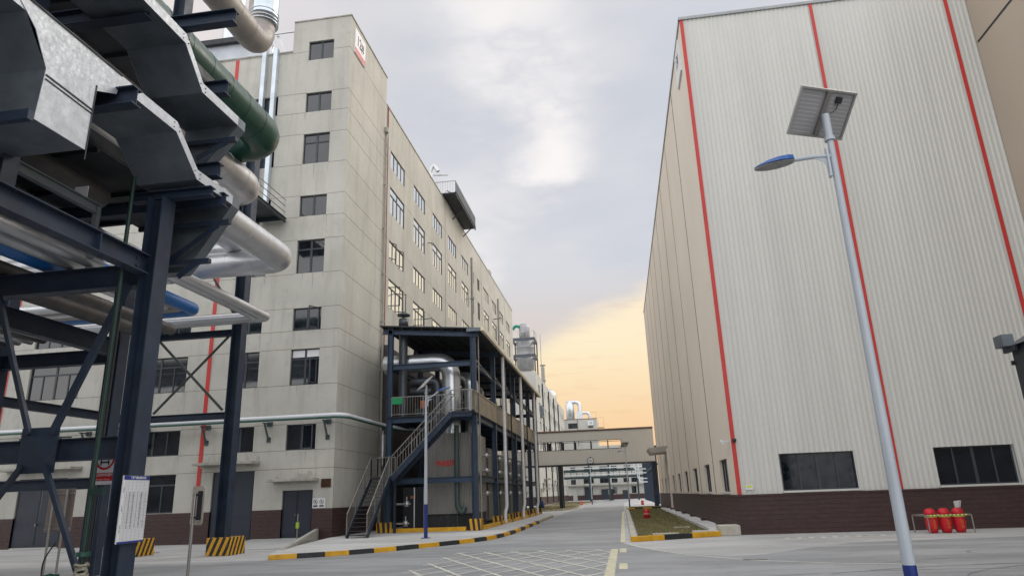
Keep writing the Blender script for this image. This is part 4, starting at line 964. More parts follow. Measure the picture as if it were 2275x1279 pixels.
# ================================================================== building beyond on the left
Y2 = 121.0
bl2 = thing('white_block', 'farther pale block on the left with many small windows beyond the footbridge', 'factory building', (XL, Y2, 0))
w2m = lambda u, d, z: (XL + d, u, z)
w2 = []
for k in range(12):
    y = Y2 + 3.5 + k*5.0 + (k // 3)*.9
    for z in (2.2, 6.1, 9.6, 12.9, 16.2, 19.5): w2.append((y, y+(1.9 if k % 3 else 2.6), z, z+1.5))
b = MB(); wall_grid(b, w2m, Y2, 184, 0, 22.8, w2, .25)
b.add([(-30, Y2, 0), (XL, Y2, 0), (XL, Y2, 22.8), (-30, Y2, 22.8)], [(0,1,2,3)]); b.add([(-30, Y2, 22.8), (XL, Y2, 22.8), (XL, 184, 22.8), (-30, 184, 22.8)], [(0,1,2,3)])
b.build('wall', M_whitew, bl2)
b = MB(); b.box(XL-.1, XL+.05, Y2-.05, 184, 0, 1.4); b.box(-30, XL+.05, Y2-.05, Y2, 0, 1.4); b.build('base_cladding', M_brown, bl2)
for y in (Y2+9.5, Y2+21, Y2+32, Y2+43): b = MB(); b.tube([(XL+.12, y, 22), (XL+.12, y, .3)], .13, 8); b.build('drainpipe', M_dark, bl2)
for w_, ya_, yb_, z_ in ((1.2, 6, 9, 4.3), (1.4, 26, 29, 4.3), (1.6, .5, 2.5, 2.6)): b = MB(); b.box(XL, XL+w_, Y2+ya_, Y2+yb_, z_, z_+.2); b.build('canopy', M_conc, bl2)
b = MB()
for z in (3.5, 7, 10.5, 14, 17.5): b.box(-30, XL, Y2-.006, Y2, z, z+.03); b.box(XL, XL+.006, Y2, 184, z, z+.03)
b.build('wall_joints', M_seam, bl2)
for i, (a, c, z0, z1) in enumerate(w2):
    b = MB(); b.mbox(w2m, a, c, -.2, -.18, z0, z1)
    b.build('window', M_glass2 if (i*7) % 5 else M_glass, bl2)
b = MB(); b.box(XL, XL+.5, Y2+4.2, Y2+6.6, 15.2, 17.2); b.tube([(XL+.5, Y2+5.4, 16.2), (XL+.62, Y2+5.4, 16.2)], .7, 16)
single(b, 'wall_fan', M_galvdk, 'square grey fan unit hanging on the far block wall', 'fan')
# gap filler wing between (set back, darker)
t = thing('link_block', 'low pale wall set back between the two left factory blocks', 'building', (-20, 105, 0))
b = MB(); b.box(-30, -16.5, 95, 120.9, 0, 15); b.build('wall', M_whitew, t)
# tank tower
tt = thing('tank_tower', 'silver tank tower in a dark steel frame rising over the far block', 'tank tower', (-15.9, 124, 22.8))
TX, TY = -15.75, 124.5; S = 124.5/106
def tz(z): return 1.7 + (z-1.7)*S
b = MB(); b.lathe((TX, TY, tz(20.4)), [(1.60, 0), (1.62, 1.6), (1.7, 1.65), (1.7, 1.85), (1.62, 1.9), (1.62, 4.0), (1.7, 4.05), (1.7, 4.25), (1.6, 4.3), (1.6, tz(25.0)-tz(20.4))], 28)
b.lathe((TX, TY, tz(25.0)), [(1.0, 0), (1.0, 2.5), (.85, 3.2)], 24); b.box(TX-.35, TX+.35, TY-1.15, TY-.9, tz(26.2), tz(26.8)); b.build('tank', mat('dull_tank_cladding', (.34, .345, .36), .45, metal=.35, var=.15, scale=1.2, streak=.4, streakcol=(.2, .2, .2)), tt)
b = MB()
for dx in (-2.1, 2.0):
    for dy in (-2, 2): b.bar((TX+dx, TY+dy, 22.5), (TX+dx, TY+dy, tz(25.1)), .22, .22)
for z in (22.4, 25.0):
    for dy in (-2, 2): b.bar((TX-2.1, TY+dy, tz(z)), (TX+2.0, TY+dy, tz(z)), .25, .5)
    for dx in (-2.1, 2.0): b.bar((TX+dx, TY-2, tz(z)), (TX+dx, TY+2, tz(z)), .25, .5)
b.build('frame', mat('tower_frame', (.06, .07, .09), .5), tt)
b = MB()
railing(b, (TX-2.1, TY-2, tz(25.2)), (TX+2.0, TY-2, tz(25.2)), 1.3, 1.0, .04); railing(b, (TX+2.0, TY-2, tz(25.2)), (TX+2.0, TY+2, tz(25.2)), 1.3, 1.0, .04); b.tube([(TX+2.9, TY, 21), (TX+2.9, TY, tz(25.9))], .06, 6); b.build('railing', M_rail, tt)
b = MB(); b.tube([(TX-.7, TY-.4, tz(27.3)), (TX-1.6, TY-.6, tz(27.5)), (TX-2.1, TY-.6, tz(26.9))], .28, 12); b.build('green_outlet', mat('teal_outlet', (.01, .22, .16), .5), tt)
b = MB(); b.tube([(-14.2, 140, 22.8), (-14.2, 140, 26.8)], .38, 14); b.tube([(-14.2, 140, 27.1), (-14.2, 140, 27.3)], .6, 14); b.tube([(-14.2, 140, 26.8), (-14.2, 140, 27.1)], .1, 8); b.tube([(-14.2, 140, 23.9), (-14.2, 140, 24.2)], .55, 14)
single(b, 'roof_flue', M_greycl, 'thin grey flue with a flat cap on the far block roof', 'flue')
b = MB(); b.lathe((-16.5, 176, 22.8), [(1.8, 0), (1.8, 3.4), (.8, 4.6)], 20)
single(b, 'roof_tank', M_silver, 'round silver tank at the far end of the left roofs', 'tank')
# ================================================================== end building
YN = 186.0; nm_ = lambda u, d, z: (u, YN - d, z)
eb = thing('end_building', 'pale building closing the road with dark doors and window rows', 'building', (-5, YN, 0))
ew = [(-12.9, -11.6, 3.95, 5.2), (-9.6, -7.0, 4.1, 5.3), (-5.4, -3.2, 4.1, 5.3), (-2.4, -.9, 4.1, 5.2), (.6, 2.0, 4.1, 5.2), (2.6, 4.2, 4.1, 5.2),
      (-12.9, -11.6, 6.9, 8.3), (-9.4, -7.2, 6.9, 8.3), (-5.4, -3.4, 6.9, 8.3), (-2.4, -.9, 6.9, 8.3), (.9, 2.6, 6.9, 8.3), (-2.24, -1.15, 1.4, 3.15), (2.5, 3.7, 1.4, 3.15), (-12.8, -10.3, 18.2, 19.6)]
ed = [(-9.5, -7.4, 0, 3.25), (-5.2, -3.4, 0, 2.6), (.2, 1.6, 0, 2.2), (-12.5, -11.4, 0, 2.9)]
b = MB(); wall_grid(b, nm_, -14, 9, 0, 13.5, ew+ed, .3); b.add([(-14, YN, 13.5), (9, YN, 13.5), (9, 200, 13.5), (-14, 200, 13.5)], [(0,1,2,3)])
wall_grid(b, nm_, -14, -5.2, 13.5, 20.6, ew, .3); b.add([(-5.2, YN, 13.5), (-5.2, 200, 13.5), (-5.2, 200, 20.6), (-5.2, YN, 20.6)], [(0,1,2,3)]); b.add([(-14, YN, 20.6), (-5.2, YN, 20.6), (-5.2, 200, 20.6), (-14, 200, 20.6)], [(0,1,2,3)])
b.build('wall', M_whitew, eb)
b = MB(); b.mbox(nm_, -14, 9, .02, .2, 0, 1.25); b.mbox(nm_, -14, 9, 0, 1.2, 3.55, 3.75, 1); b.mbox(nm_, -10.4, -10.2, 0, .02, 13.5, 20.5, 2); b.mbox(nm_, -14, -5.15, -.1, .05, 20.5, 20.7, 2); b.build('trim', [M_brown, M_conc, M_seam], eb)
for a, c, z0, z1 in ew: b = MB(); b.mbox(nm_, a, c, -.25, -.2, z0, z1); b.mbox(nm_, (a+c)/2-.04, (a+c)/2+.04, -.2, -.16, z0, z1, 1); b.build('window', [M_glass, M_frame], eb)
for a, c, z0, z1 in ed: b = MB(); b.mbox(nm_, a, c, -.2, .23, z0, z1); b.build('door', M_door if a > -12 else M_whitew, eb)
t = thing('end_logo_sign', 'small square white sign high on the end building tower', 'sign', (-6.8, YN-.2, 18.9))
b = MB(); b.box(-7.6, -6.1, YN-.3, YN, 18.9, 20.0); b.build('board', M_signw, t); b = MB(); b.box(-7.5, -6.2, YN-.3, YN-.2, 18.3, 18.65); b.build('name_strip', M_dark, t); text('17#', .8, t, (-6.85, YN-.32, 19.45), (1, 0, 0), (0, 0, 1), M_ink, sx=.7)
b = MB(); b.lathe((-12.2, 188, 20.6), [(1.15, 0), (1.15, 4.0), (.7, 5.0)], 22); single(b, 'cyclone_tower', M_silver2, 'tall silver cylinder on the end building tower', 'dust collector')
b = MB(); b.tube([(-12.2, 188, 25.4), (-9.6, 188, 25.4), (-9.6, 188, 20.6)], .5, 14, bend=1.3); b.box(-10.5, -8.9, 187.3, 188.7, 20.6, 22.8); b.tube([(-9.4, 188, 22.4), (-7.1, 188, 22.4), (-7.1, 188, 20.6)], .38, 14, bend=1.0); b.tube([(-13.2, 188, 25.7), (-11, 188, 25.7)], .15, 6)
single(b, 'arched_ducts', M_silver2, 'arched silver ducts on the end building tower', 'duct')
b = MB(); railing(b, (-7, YN+.3, 20.7), (-5.3, YN+.3, 20.7), 1.6, 1.5, .05); railing(b, (-4.9, YN+2, 15), (-3.4, YN+2, 15), 6.0, 1.5, .05); b.box(-5.1, -3.4, YN+1.5, YN+3, 18.2, 18.4)
single(b, 'roof_ladder', mat('orange_rail', (.35, .2, .1), .6), 'thin rusty rails and ladder at the right of the end tower', 'railing')
# far pipe rack across the road end
fr_ = thing('far_pipe_rack', 'dark green pipe bridge crossing in front of the end building', 'pipe rack', (-4, 165, 0))
YR = 160
b = MB()
for x in (-6.9, -2.6, 3.6): b.bar((x, YR, 0), (x, YR, 9.3), .4, .4)
for z in (5.05, 6.5, 8.6): b.bar((-12.6, YR, z), (6, YR, z), .3, .5)
for k in range(14): b.bar((-12.4+k*1.35, YR, 5.2), (-12.4+k*1.35, YR, 6.4), .12, .12)
b.build('frame', mat('dark_green_steel', (.025, .05, .055), .5), fr_)
b = MB()
for z in (5.6, 7.0): b.tube([(-12.6, YR-.5, z), (4.6, YR-.5, z)], .10, 8)
b.build('pipe', M_white, fr_)
fr2 = thing('side_pipe_rack', 'row of dark columns with bent white pipes beyond the bridge on the right', 'pipe rack', (4.6, 125, 0))
b = MB()
for y in range(100, 158, 7): b.bar((4.9, y, 0), (4.9, y, 7.6), .35, .35)
b.bar((4.9, 98, 7.5), (4.9, 158, 7.5), .3, .3); b.bar((4.9, 98, 5.2), (4.9, 158, 5.2), .3, .3); b.build('frame', M_steel, fr2)
b = MB()
for k, z in enumerate((3.3, 3.9, 4.9, 5.6)): b.tube([(4.6, 128+k, z), (3.2-k*.25, 128+k, z), (3.2-k*.25, 128+k, 8.2), (3.2-k*.25, YR, 8.4)], .09, 8, bend=.4)
b.build('pipe', M_white, fr2)
b = MB(); b.box(-4.5, -2.0, 168, 170, 2.35, 2.5); b.box(-2.6, -2.0, 168, 170, 0, 2.4); b.box(-4.5, -4.4, 168, 168.1, 0, 2.4)
single(b, 'bike_shelter', M_dark, 'small dark shelter in front of the end building', 'shelter')
for i, x in enumerate((-3.2, -2.3)):
    b = MB(); 
    for dx in (-.35, .35): 
        for k in range(12): a = k*math.pi/6; b.bar((x+dx+.3*math.cos(a), 152, .32+.3*math.sin(a)), (x+dx+.3*math.cos(a+.53), 152, .32+.3*math.sin(a+.53)), .04, .04)
    b.bar((x-.35, 152, .32), (x, 152, .75), .05, .05); b.bar((x, 152, .75), (x+.35, 152, .32), .05, .05); b.bar((x-.1, 152, .8), (x+.3, 152, .95), .05, .06)
    single(b, 'parked_bicycle', M_dark, ['left parked bicycle before the end building', 'right parked bicycle before the end building'][i], 'bicycle')
for i, (x, y) in enumerate(((-11.6, 92), (-10.4, 93.5))):
    b = MB(); b.lathe((x, y, .05), [(.3, 0), (.32, .3), (.3, .6), (.32, .9), (.28, .92)], 16)
    single(b, 'blue_drum', mat('blue_drum', (.02, .05, .14), .5), ['left blue drum under the bridge end', 'right blue drum under the bridge end'][i], 'drum', 'blue drums under the bridge')

# ================================================================== foreground pipe rack
pr = thing('pipe_rack', 'dark blue grey steel pipe rack filling the left foreground', 'pipe rack', (-9.2, 12.2, 0))
def part(b, name, m=M_steel): return b.build(name, m, pr)
cx0, cy0 = -9.22, 12.22
part(MB().ibeam((-9.17, cy0, 0), (-9.17, cy0, 7.95), .43, .34, up=(1, 0, 0), tf=.03, tw=.02), 'column')
part(MB().ibeam((-13.3, cy0, 0), (-13.3, cy0, 9.5), .43, .43, up=(1, 0, 0), tf=.03), 'column')
part(MB().ibeam((-14.6, 18.3, 0), (-14.6, 18.3, 8.4), .40, .40, up=(1, 0, 0), tf=.03), 'column')
part(MB().ibeam((-14.6, 24.9, .6), (-14.6, 24.9, 16.0), .42, .42, up=(1, 0, 0), tf=.03), 'column')
part(MB().ibeam((-18.5, 24.9, .6), (-18.5, 24.9, 12.0), .42, .42, up=(1, 0, 0), tf=.03), 'column')
part(MB().ibeam((-18.6, 18.3, 0), (-18.6, 18.3, 8.4), .40, .40, up=(1, 0, 0), tf=.03), 'column')
part(MB().ibeam((cx0-.22, cy0, 6.28), (-19, cy0, 6.28), .28, .46), 'cross_beam')
part(MB().ibeam((cx0-.22, cy0, 2.84), (-19, cy0, 2.84), .26, .42), 'cross_beam')
part(MB().ibeam((cx0, cy0-.22, 6.42), (cx0, -3, 6.42), .26, .40), 'long_beam')
b = MB(); 
for y in (10.6, 8.2, 5.8, 3.4): b.box(cx0-.12, cx0+.12, y, y+.02, 6.25, 6.6)
part(b, 'stiffener')
b = MB()
for z in (6.35, 6.5): b.tube([(cx0+.01, 11.75, z), (cx0+.035, 11.75, z)], .03, 8)
part(b, 'bolt', M_dark)
part(MB().box(-11.45, -10.65, cy0-.16, cy0-.13, 2.42, 3.28), 'gusset_plate')
for p, q in (((-10.75, 3.15), (-9.55, 6.05)), ((-11.25, 3.15), (-12.5, 6.05)), ((-10.8, 2.55), (-9.65, .35)), ((-11.3, 2.55), (-12.9, .35))):
    part(MB().bar((p[0], cy0-.2, p[1]), (q[0], cy0-.2, q[1]), .09, .13 if q[0] > -9.6 else .085, (1, 0, 1)), 'brace')
part(MB().ibeam((-14.82, 18.3, 6.1), (-22, 18.3, 6.1), .26, .42), 'cross_beam')
part(MB().ibeam((-14.6, 18.1, 6.3), (-14.6, 12.4, 6.3), .26, .5), 'long_beam')
part(MB().ibeam((-18.6, 18.1, 6.3), (-18.6, 12.4, 6.3), .26, .5), 'long_beam')
part(MB().ibeam((-14.8, 24.9, 5.04), (-18.3, 24.9, 5.04), .2, .26), 'cross_beam')
part(MB().ibeam((-14.8, 24.9, 8.3), (-18.3, 24.9, 8.3), .2, .26), 'cross_beam')
part(MB().bar((-17.95, 24.9, 5.25), (-14.95, 24.9, 8.25), .06, .09, (1, 0, 1)), 'brace', mat('brace_green_grey', (.04, .055, .05), .5))
part(MB().bar((-15.0, 24.84, 5.25), (-18.1, 24.84, 8.25), .06, .09, (1, 0, 1)), 'brace', mat('brace_green_grey', (0, 0, 0)))
part(MB().bar((-16.9, 24.9, 12.2), (-14.9, 24.9, 9.1), .06, .09, (1, 0, 1)), 'brace', mat('brace_green_grey', (0, 0, 0)))
part(MB().ibeam((-18.6, 24.7, 5.0), (-18.6, 18.5, 5.0), .2, .3), 'long_beam')
part(MB().ibeam((-9.9, cy0+.05, 8.06), (-8.05, cy0+.05, 8.06), .2, .2), 'tray_bearer')
for (px_, py_, yy, L_) in ((305, 215, 9.6, 1.0), (333, 22, 10.2, 3.2), (490, 378, 12.9, 1.4), (507, 196, 13.0, 1.4), (525, 38, 12.6, 2.4)):
    p = at(px_, py_, Y=yy); part(MB().ibeam(p, p - Vector((L_, 0, 0)), .24, .34), 'tray_bearer')
p = at(50, 15, Y=9.0); part(MB().ibeam(p, p - Vector((4, 0, 0)), .24, .34), 'tray_bearer')
# upper posts that carry the trays
part(MB().ibeam((-9.75, 12.9, 6.5), (-9.75, 12.9, 14.5), .3, .3, up=(1, 0, 0)), 'upper_post')
part(MB().ibeam((-9.75, 9.0, 6.6), (-9.75, 9.0, 13.0), .3, .3, up=(1, 0, 0)), 'upper_post')
part(MB().ibeam((-10.1, 2.0, 7.55), (-10.1, 11.6, 7.55), .12, .2), 'long_beam', mat('grey_channel', (.13, .15, .16), .5))
part(MB().box(-10.15, -10.05, 11.5, 11.6, 6.5, 7.6), 'stub_post', mat('grey_channel', (0, 0, 0)))
part(MB().ibeam((-12, 2.0, 7.9), (-12, 12.4, 7.9), .14, .24), 'long_beam'); part(MB().ibeam((-14.5, 13.0, 8.2), (-8.2, 13.0, 8.2), .2, .3), 'cross_beam')
# bracket channels under the tray ends
for (a_, c_, dd) in ((515, 311, ((505, 316), (436, 352))), (500, 494, ((485, 500), (368, 585))), (455, 580, ((440, 582), (395, 615)))):
    p = at(a_, c_, Y=13.2); q = p - Vector((1.5, 0, 0)); part(MB().bar(p+Vector((.12, 0, 0)), q, .12, .1), 'tray_bracket')
    d1, d2 = at(*dd[0], Y=13.15), at(*dd[1], Y=13.15); part(MB().bar(d1, d2, .03, .12, (1, 0, 1)), 'brace')

# cable trays
def tray(path, x0, x1, label, name='cable_tray', hgt=.22):
    t = thing(name, label, 'cable tray', (x1, path[0][0], path[0][1]), 'galvanised cable trays stepping down the rack')
    b = MB()
    for (ya, za), (yb, zb) in zip(path, path[1:]):
        b.add([(x0, ya, za-hgt), (x1, ya, za-hgt), (x1, yb, zb-hgt), (x0, yb, zb-hgt)], [(0,1,2,3)])
        b.add([(x0+.01, ya, za-hgt+.01), (x1-.01, ya, za-hgt+.01), (x1-.01, yb, zb-hgt+.01), (x0+.01, yb, zb-hgt+.01)], [(0,1,2,3)])
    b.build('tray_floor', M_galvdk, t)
    for x in (x0, x1):
        b = MB()
        for (ya, za), (yb, zb) in zip(path, path[1:]): b.prism([(x, ya, za-hgt), (x, yb, zb-hgt), (x, yb, zb), (x, ya, za)], (-.012 if x == x1 else .012, 0, 0))
        for y_, z_ in path[1:-1]:
            for dy in (-.09, .09):
                for dz in (-.06, -.16): b.tube([(x+.0, y_+dy, z_+dz+(.0 if dy < 0 else -.02)), (x+.012, y_+dy, z_+dz)], .012, 6, mi=1)
        b.build('side_flange', [M_galv, M_dark], t)
    b = MB()
    for k in range(4): b.tube([(x0+.15+k*.3, path[0][0], path[0][1]-.14)] + [(x0+.15+k*.3, y_, z_-.14) for y_, z_ in path[1:]], .045, 8, bend=.1)
    b.build('cables', M_black, t)
    return t
tu = tray([(1.0, 11.2), (11.19, 11.2), (11.92, 10.48), (13.36, 10.5)], -9.65, -8.3, 'upper galvanised cable tray that steps down above the other one')
tl = tray([(1.0, 9.12), (11.23, 9.15), (12.04, 8.48), (13.42, 8.5)], -9.65, -8.3, 'lower galvanised cable tray that steps down beside the near column')
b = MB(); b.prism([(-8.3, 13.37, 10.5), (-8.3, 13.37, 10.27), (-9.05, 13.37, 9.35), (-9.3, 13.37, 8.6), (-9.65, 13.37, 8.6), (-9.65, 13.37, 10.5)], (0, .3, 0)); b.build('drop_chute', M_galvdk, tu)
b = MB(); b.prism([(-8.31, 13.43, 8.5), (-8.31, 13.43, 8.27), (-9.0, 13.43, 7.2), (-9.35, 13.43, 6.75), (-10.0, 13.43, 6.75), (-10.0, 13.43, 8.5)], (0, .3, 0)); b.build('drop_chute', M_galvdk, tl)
# deep galvanised junction box on the lower tray
t = thing('tray_junction', 'wide scuffed galvanised junction box hanging below the lower tray', 'cable tray box', (-8.5, 8.5, 7.35))
poly = [(7.25, 9.15), (7.75, 8.75), (8.05, 8.25), (8.0, 7.35), (9.03, 7.37), (9.06, 8.5), (9.52, 8.72), (9.6, 9.14)]
b = MB(); b.prism([(-8.288, y_, z_) for y_, z_ in poly], (-.014, 0, 0)); b.build('side_plate', M_galv, t)
b = MB(); b.add([(-8.3, 8.0, 7.36), (-8.3, 9.03, 7.38), (-12.5, 9.03, 7.38), (-12.5, 8.0, 7.36)], [(0,1,2,3)]); b.add([(-8.3, 8.0, 7.36), (-12.5, 8.0, 7.36), (-12.5, 8.05, 8.25), (-8.3, 8.05, 8.25)], [(0,1,2,3)])
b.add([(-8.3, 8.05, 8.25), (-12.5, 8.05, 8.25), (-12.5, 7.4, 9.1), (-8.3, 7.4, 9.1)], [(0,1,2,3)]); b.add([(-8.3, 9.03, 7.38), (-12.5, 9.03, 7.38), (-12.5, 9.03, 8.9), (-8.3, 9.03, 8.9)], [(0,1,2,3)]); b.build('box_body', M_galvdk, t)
b = MB(); b.bar((-8.28, 8.06, 8.15), (-8.28, 9.05, 8.12), .015, .02); b.bar((-8.28, 8.06, 8.08), (-8.28, 9.05, 8.05), .015, .012); b.bar((-8.28, 9.04, 7.2), (-8.28, 9.06, 8.6), .01, .02); b.bar((-8.28, 2, 9.14), (-8.28, 9.6, 9.14), .03, .025); b.build('edge_trim', M_dark, t)
b = MB(); b.bar((-8.2, 7.85, 7.32), (-12, 7.85, 7.32), .1, .16); b.build('support_angle', M_steel, t)

# pipes
def pipe(corner, r, m, label, to_x=-36.0, from_y=3.0, up=None, name='rack_pipe', seg=24, group='large pipes on the rack', bands=True):
    c = Vector(corner); b = MB()
    pts = [(c.x, from_y, c.z), tuple(c), (to_x, c.y, c.z)] if up is None else [(c.x, from_y, c.z), tuple(c), (c.x, c.y, up)]
    b.tube(pts, r, seg, bend=r*1.5)
    if bands and up is None:
        xx = c.x - r*2.4
        while xx > -26: b.tube([(xx, c.y, c.z), (xx+.035, c.y, c.z)], r*1.014, seg); xx -= 1.0
    if bands:
        y = c.y - r*2.2
        while y > from_y + 1: b.tube([(c.x, y, c.z), (c.x, y+.035, c.z)], r*1.014, seg); y -= 1.0
    return single(b, name, m, label, 'pipe', group)
pipe(at(598, 314, Y=20), .63, M_green, 'large green pipe bending left at the rack end')
pipe(at(632, 577, Y=22), .46, M_silver, 'long silver pipe with the elbow nearest the factory tower')
pipe(at(560, 424, Y=21.5), .52, mat('warm_silver_cladding', (.50, .495, .50), .38, metal=.75, bump=.02, bscale=4), 'silver pipe under the green pipe with its elbow by the walkway')
pipe(at(548, 552, Y=22.6), .44, M_silver, 'short silver pipe tucked under the longest silver pipe')
pt = at(577, 104, Y=22); pipe(pt, .54, M_greycl, 'grey clad pipe turning upwards at the top of the frame', up=pt.z+8)
pr2 = at(588, 20, Y=22)
b = MB(); b.tube([(pr2.x, 22.0, pt.z+1.3), (pr2.x, 22.0, pt.z+9)], .56, 24)
for k in range(4): b.tube([(pr2.x, 22.0, pt.z+1.0+k*.16), (pr2.x, 22.0, pt.z+1.02+k*.16)], .585, 24)
single(b, 'upright_duct', mat('sky_silver', (.60, .66, .72), .28, metal=.85), 'upright bright duct rising from the grey pipe bend', 'duct')
# nest of small pipes turning left at the far shelf
cols_ = [(M_silver, 'outermost'), (M_silver, 'second'), (M_greycl, 'third'), (M_silver, 'fourth'), (M_greycl, 'fifth'), (M_silver, 'sixth')]
for k, (m_, w) in zip((0, .9, 5.9, 6.8, 7.7, 8.6), cols_):
    pipe((-13.12-.37*k, 24.3-.37*k, 8.66), .17, m_, f'{w} pipe of the nest of small pipes turning left on the low shelf', group='small pipes on the low shelf', seg=14, bands=False)
pipe((-14.95, 22.45, 8.62), .22, M_blue, 'bright blue pipe turning left on the low shelf', group='small pipes on the low shelf', seg=18, bands=False)
# pipes over the near cross beam
for i, (x, z, r, m_, l) in enumerate(((-10.7, 6.72, .14, M_silver, 'silver pipe resting on the near beam beside the column'), (-11.15, 6.7, .14, M_silver, 'silver pipe in the middle of the near beam'), (-11.7, 6.9, .32, M_blue, 'wide deep blue pipe resting on the near beam'),
        (-12.7, 6.7, .16, M_rackgrey, 'grey pipe at the left end of the near beam'), (-13.9, 6.8, .2, M_rackgrey, 'grey pipe left of the hidden column'), (-14.2, 7.9, .2, M_teal, 'upper teal pipe deep inside the rack'), (-12.9, 7.95, .16, M_teal, 'left teal pipe under the junction box'), (-11.9, 7.95, .16, M_teal, 'right teal pipe under the junction box'), (-12.4, 7.92, .14, mat('brown_pipe', (.12, .07, .05), .5), 'brown pipe between the teal pipes'), (-10.9, 8.3, .26, M_rackgrey, 'thick grey pipe just under the trays'))):
    b = MB(); b.tube([(x, 1, z), (x, 12.5 if (m_ is M_blue or m_ is M_teal or 'brown' in l or x > -11.3) else 18.0, z)], r, 16); single(b, 'rack_pipe', m_, l, 'pipe', 'pipes lying along the rack')
for i, (x, y, z, w) in enumerate(((-11.9, 11.0, 7.75, .35), (-13.0, 11.0, 7.75, .35), (-10.4, 11.4, 7.9, .3))):
    b = MB(); b.box(x-w/2, x+w/2, y, y+.02, z-.12, z+.12); single(b, 'pipe_label', M_signw, ['middle small white tag hanging under the teal pipes', 'left small white tag hanging under the teal pipes', 'right small white tag hanging under the trays'][i], 'tag', 'pipe tags in the rack')
# broad dark plates and pipe layers added overhead to shade the rack
for i, (x0_, x1_, z_, l) in enumerate(((-12.0, -10.0, 8.75, 'dark plate added for shade nearest the stepped trays'), (-15.2, -12.3, 9.0, 'wide dark plate added for shade in the middle of the rack'), (-19.5, -15.6, 8.9, 'dark plate added for shade at the left end of the rack'), (-13.5, -10.2, 12.6, 'high dark plate added for shade above the stepped trays'))):
    b = MB(); b.box(x0_, x1_, -7.0, 15.5, z_, z_+.04)
    for x in (x0_, x1_): b.box(x-.01, x+.01, -7.0, 15.5, z_+.04, z_+.3)
    for k in range(8): b.box(x0_, x1_, 1.2+k*2, 1.28+k*2, z_-.1, z_-.002)
    single(b, 'shade_plate', M_dark, l, 'cable tray', 'dark plates added to shade the rack')
for i in range(9):
    x = -15.2 - i*.42; r = (.12, .16, .1)[i % 3]
    b = MB(); b.tube([(x, 1, 6.55+r), (x, 18, 6.55+r)], r, 12)
    single(b, 'rack_pipe', (M_silver, M_rackgrey, M_silver)[i % 3], f'{["first","second","third","fourth","fifth","sixth","seventh","eighth","ninth"][i]} pipe left of the hidden column on the near beam', 'pipe', 'pipes lying along the rack')
part(MB().ibeam((-14.8, 18.3, 2.45), (-24, 18.3, 2.45), .2, .3), 'cross_beam')
b = MB(); b.tube([(-12.05, 15, 0), (-12.05, 15, 8)], .035, 8); single(b, 'thin_conduit', M_dark, 'thin black upright conduit between the two near columns', 'conduit')
# low building added behind the viewer to darken window reflections and shade the rack
t = thing('added_opposite_building', 'added unseen low grey building behind the viewer, shading the rack and mirrored dark in the factory windows', 'building', (-30, -12, 0))
b = MB(); wall_grid(b, lambda u, d, z: (u, -8.0+d, z), -60, -6, 0, 12.5, [(x, x+2.6, z, z+1.6) for x in range(-58, -8, 5) for z in (1.5, 5, 8.5)], .2)
b.add([(-6, -8, 0), (-6, -20, 0), (-6, -20, 12.5), (-6, -8, 12.5)], [(0,1,2,3)]); b.add([(-60, -8, 12.5), (-6, -8, 12.5), (-6, -20, 12.5), (-60, -20, 12.5)], [(0,1,2,3)]); b.build('wall', mat('dark_grey_render', (.12, .12, .115), .8), t)
b = MB(); b.box(-59.9, -6.2, -8.25, -8.21, .1, 12.3); b.build('window_band', M_glass, t)
# green upright pipe with rag and valve
t = thing('green_riser', 'thin green upright pipe before the near column with a rag at its foot', 'pipe', (-9.2, 11.6, 0))
b = MB(); b.tube([(-9.36, 11.55, 8.2), (-9.36, 11.55, 0)], .04, 12); b.box(-9.4, -9.12, 11.5, 11.6, 1.98, 2.09); b.build('riser', mat('dark_green_riser', (.006, .030, .022), .55), t)
b = MB(); b.tube([(-9.36, 11.55, .95), (-9.36, 11.55, 1.02)], .12, 12); b.tube([(-9.36, 11.55, .3), (-9.36, 11.55, .36)], .12, 12); b.tube([(-9.75, 11.4, .0), (-9.75, 11.4, .68)], .09, 12); b.tube([(-9.62, 11.2, .62), (-9.95, 11.2, .55)], .10, 14); b.build('valve', M_green2, t)
b = MB()
for k in range(9):
    z = .45+k*.045; r_ = .085+random.uniform(-.01, .035); pts = [(-9.36+r_*math.cos(a*.7), 11.55+r_*math.sin(a*.7), z+random.uniform(-.03, .03)) for a in range(10)]; b.tube(pts, .022, 6, bend=.02)
b.build('rag', M_rope, t)
b = MB(); b.tube([(-9.8, 11.4, 1.2), (-10.0, 11.4, .9), (-9.98, 11.4, .6), (-9.8, 11.3, .5)], .012, 6, bend=.15); b.build('cable_loop', M_black, t)
# walkway high on the rack
ww = at(634, 490, Y=32.3); xw = ww.x; zw = ww.z
t = thing('high_walkway', 'short steel walkway with thin rails from the rack to the factory wall', 'walkway', (xw, 30, zw))
b = MB(); b.box(xw-1.5, xw, 27.4, 32.4, zw+.12, zw+.17); b.ibeam((xw, 27.4, zw+.02), (xw, 32.3, zw+.02), .12, .24); b.ibeam((xw-1.5, 27.4, zw+.02), (xw-1.5, 32.3, zw+.02), .12, .24); b.bar((xw-1.5, 32.0, zw), (xw, 32.0, zw), .1, .2); b.bar((xw-1.5, 27.5, zw), (xw, 27.5, zw), .1, .2); b.build('deck', mat('deck_green_grey', (.03, .042, .048), .5), t)
b = MB()
for x in (xw, xw-1.5):
    for h in (.45, .8, 1.15): b.tube([(x, 27.4, zw+h), (x, 32.2, zw+h)], .022, 6)
    for k in range(5): b.tube([(x, 27.5+k*1.15, zw+.15), (x, 27.5+k*1.15, zw+1.15)], .022, 6)
b.build('railing', M_rail, t)
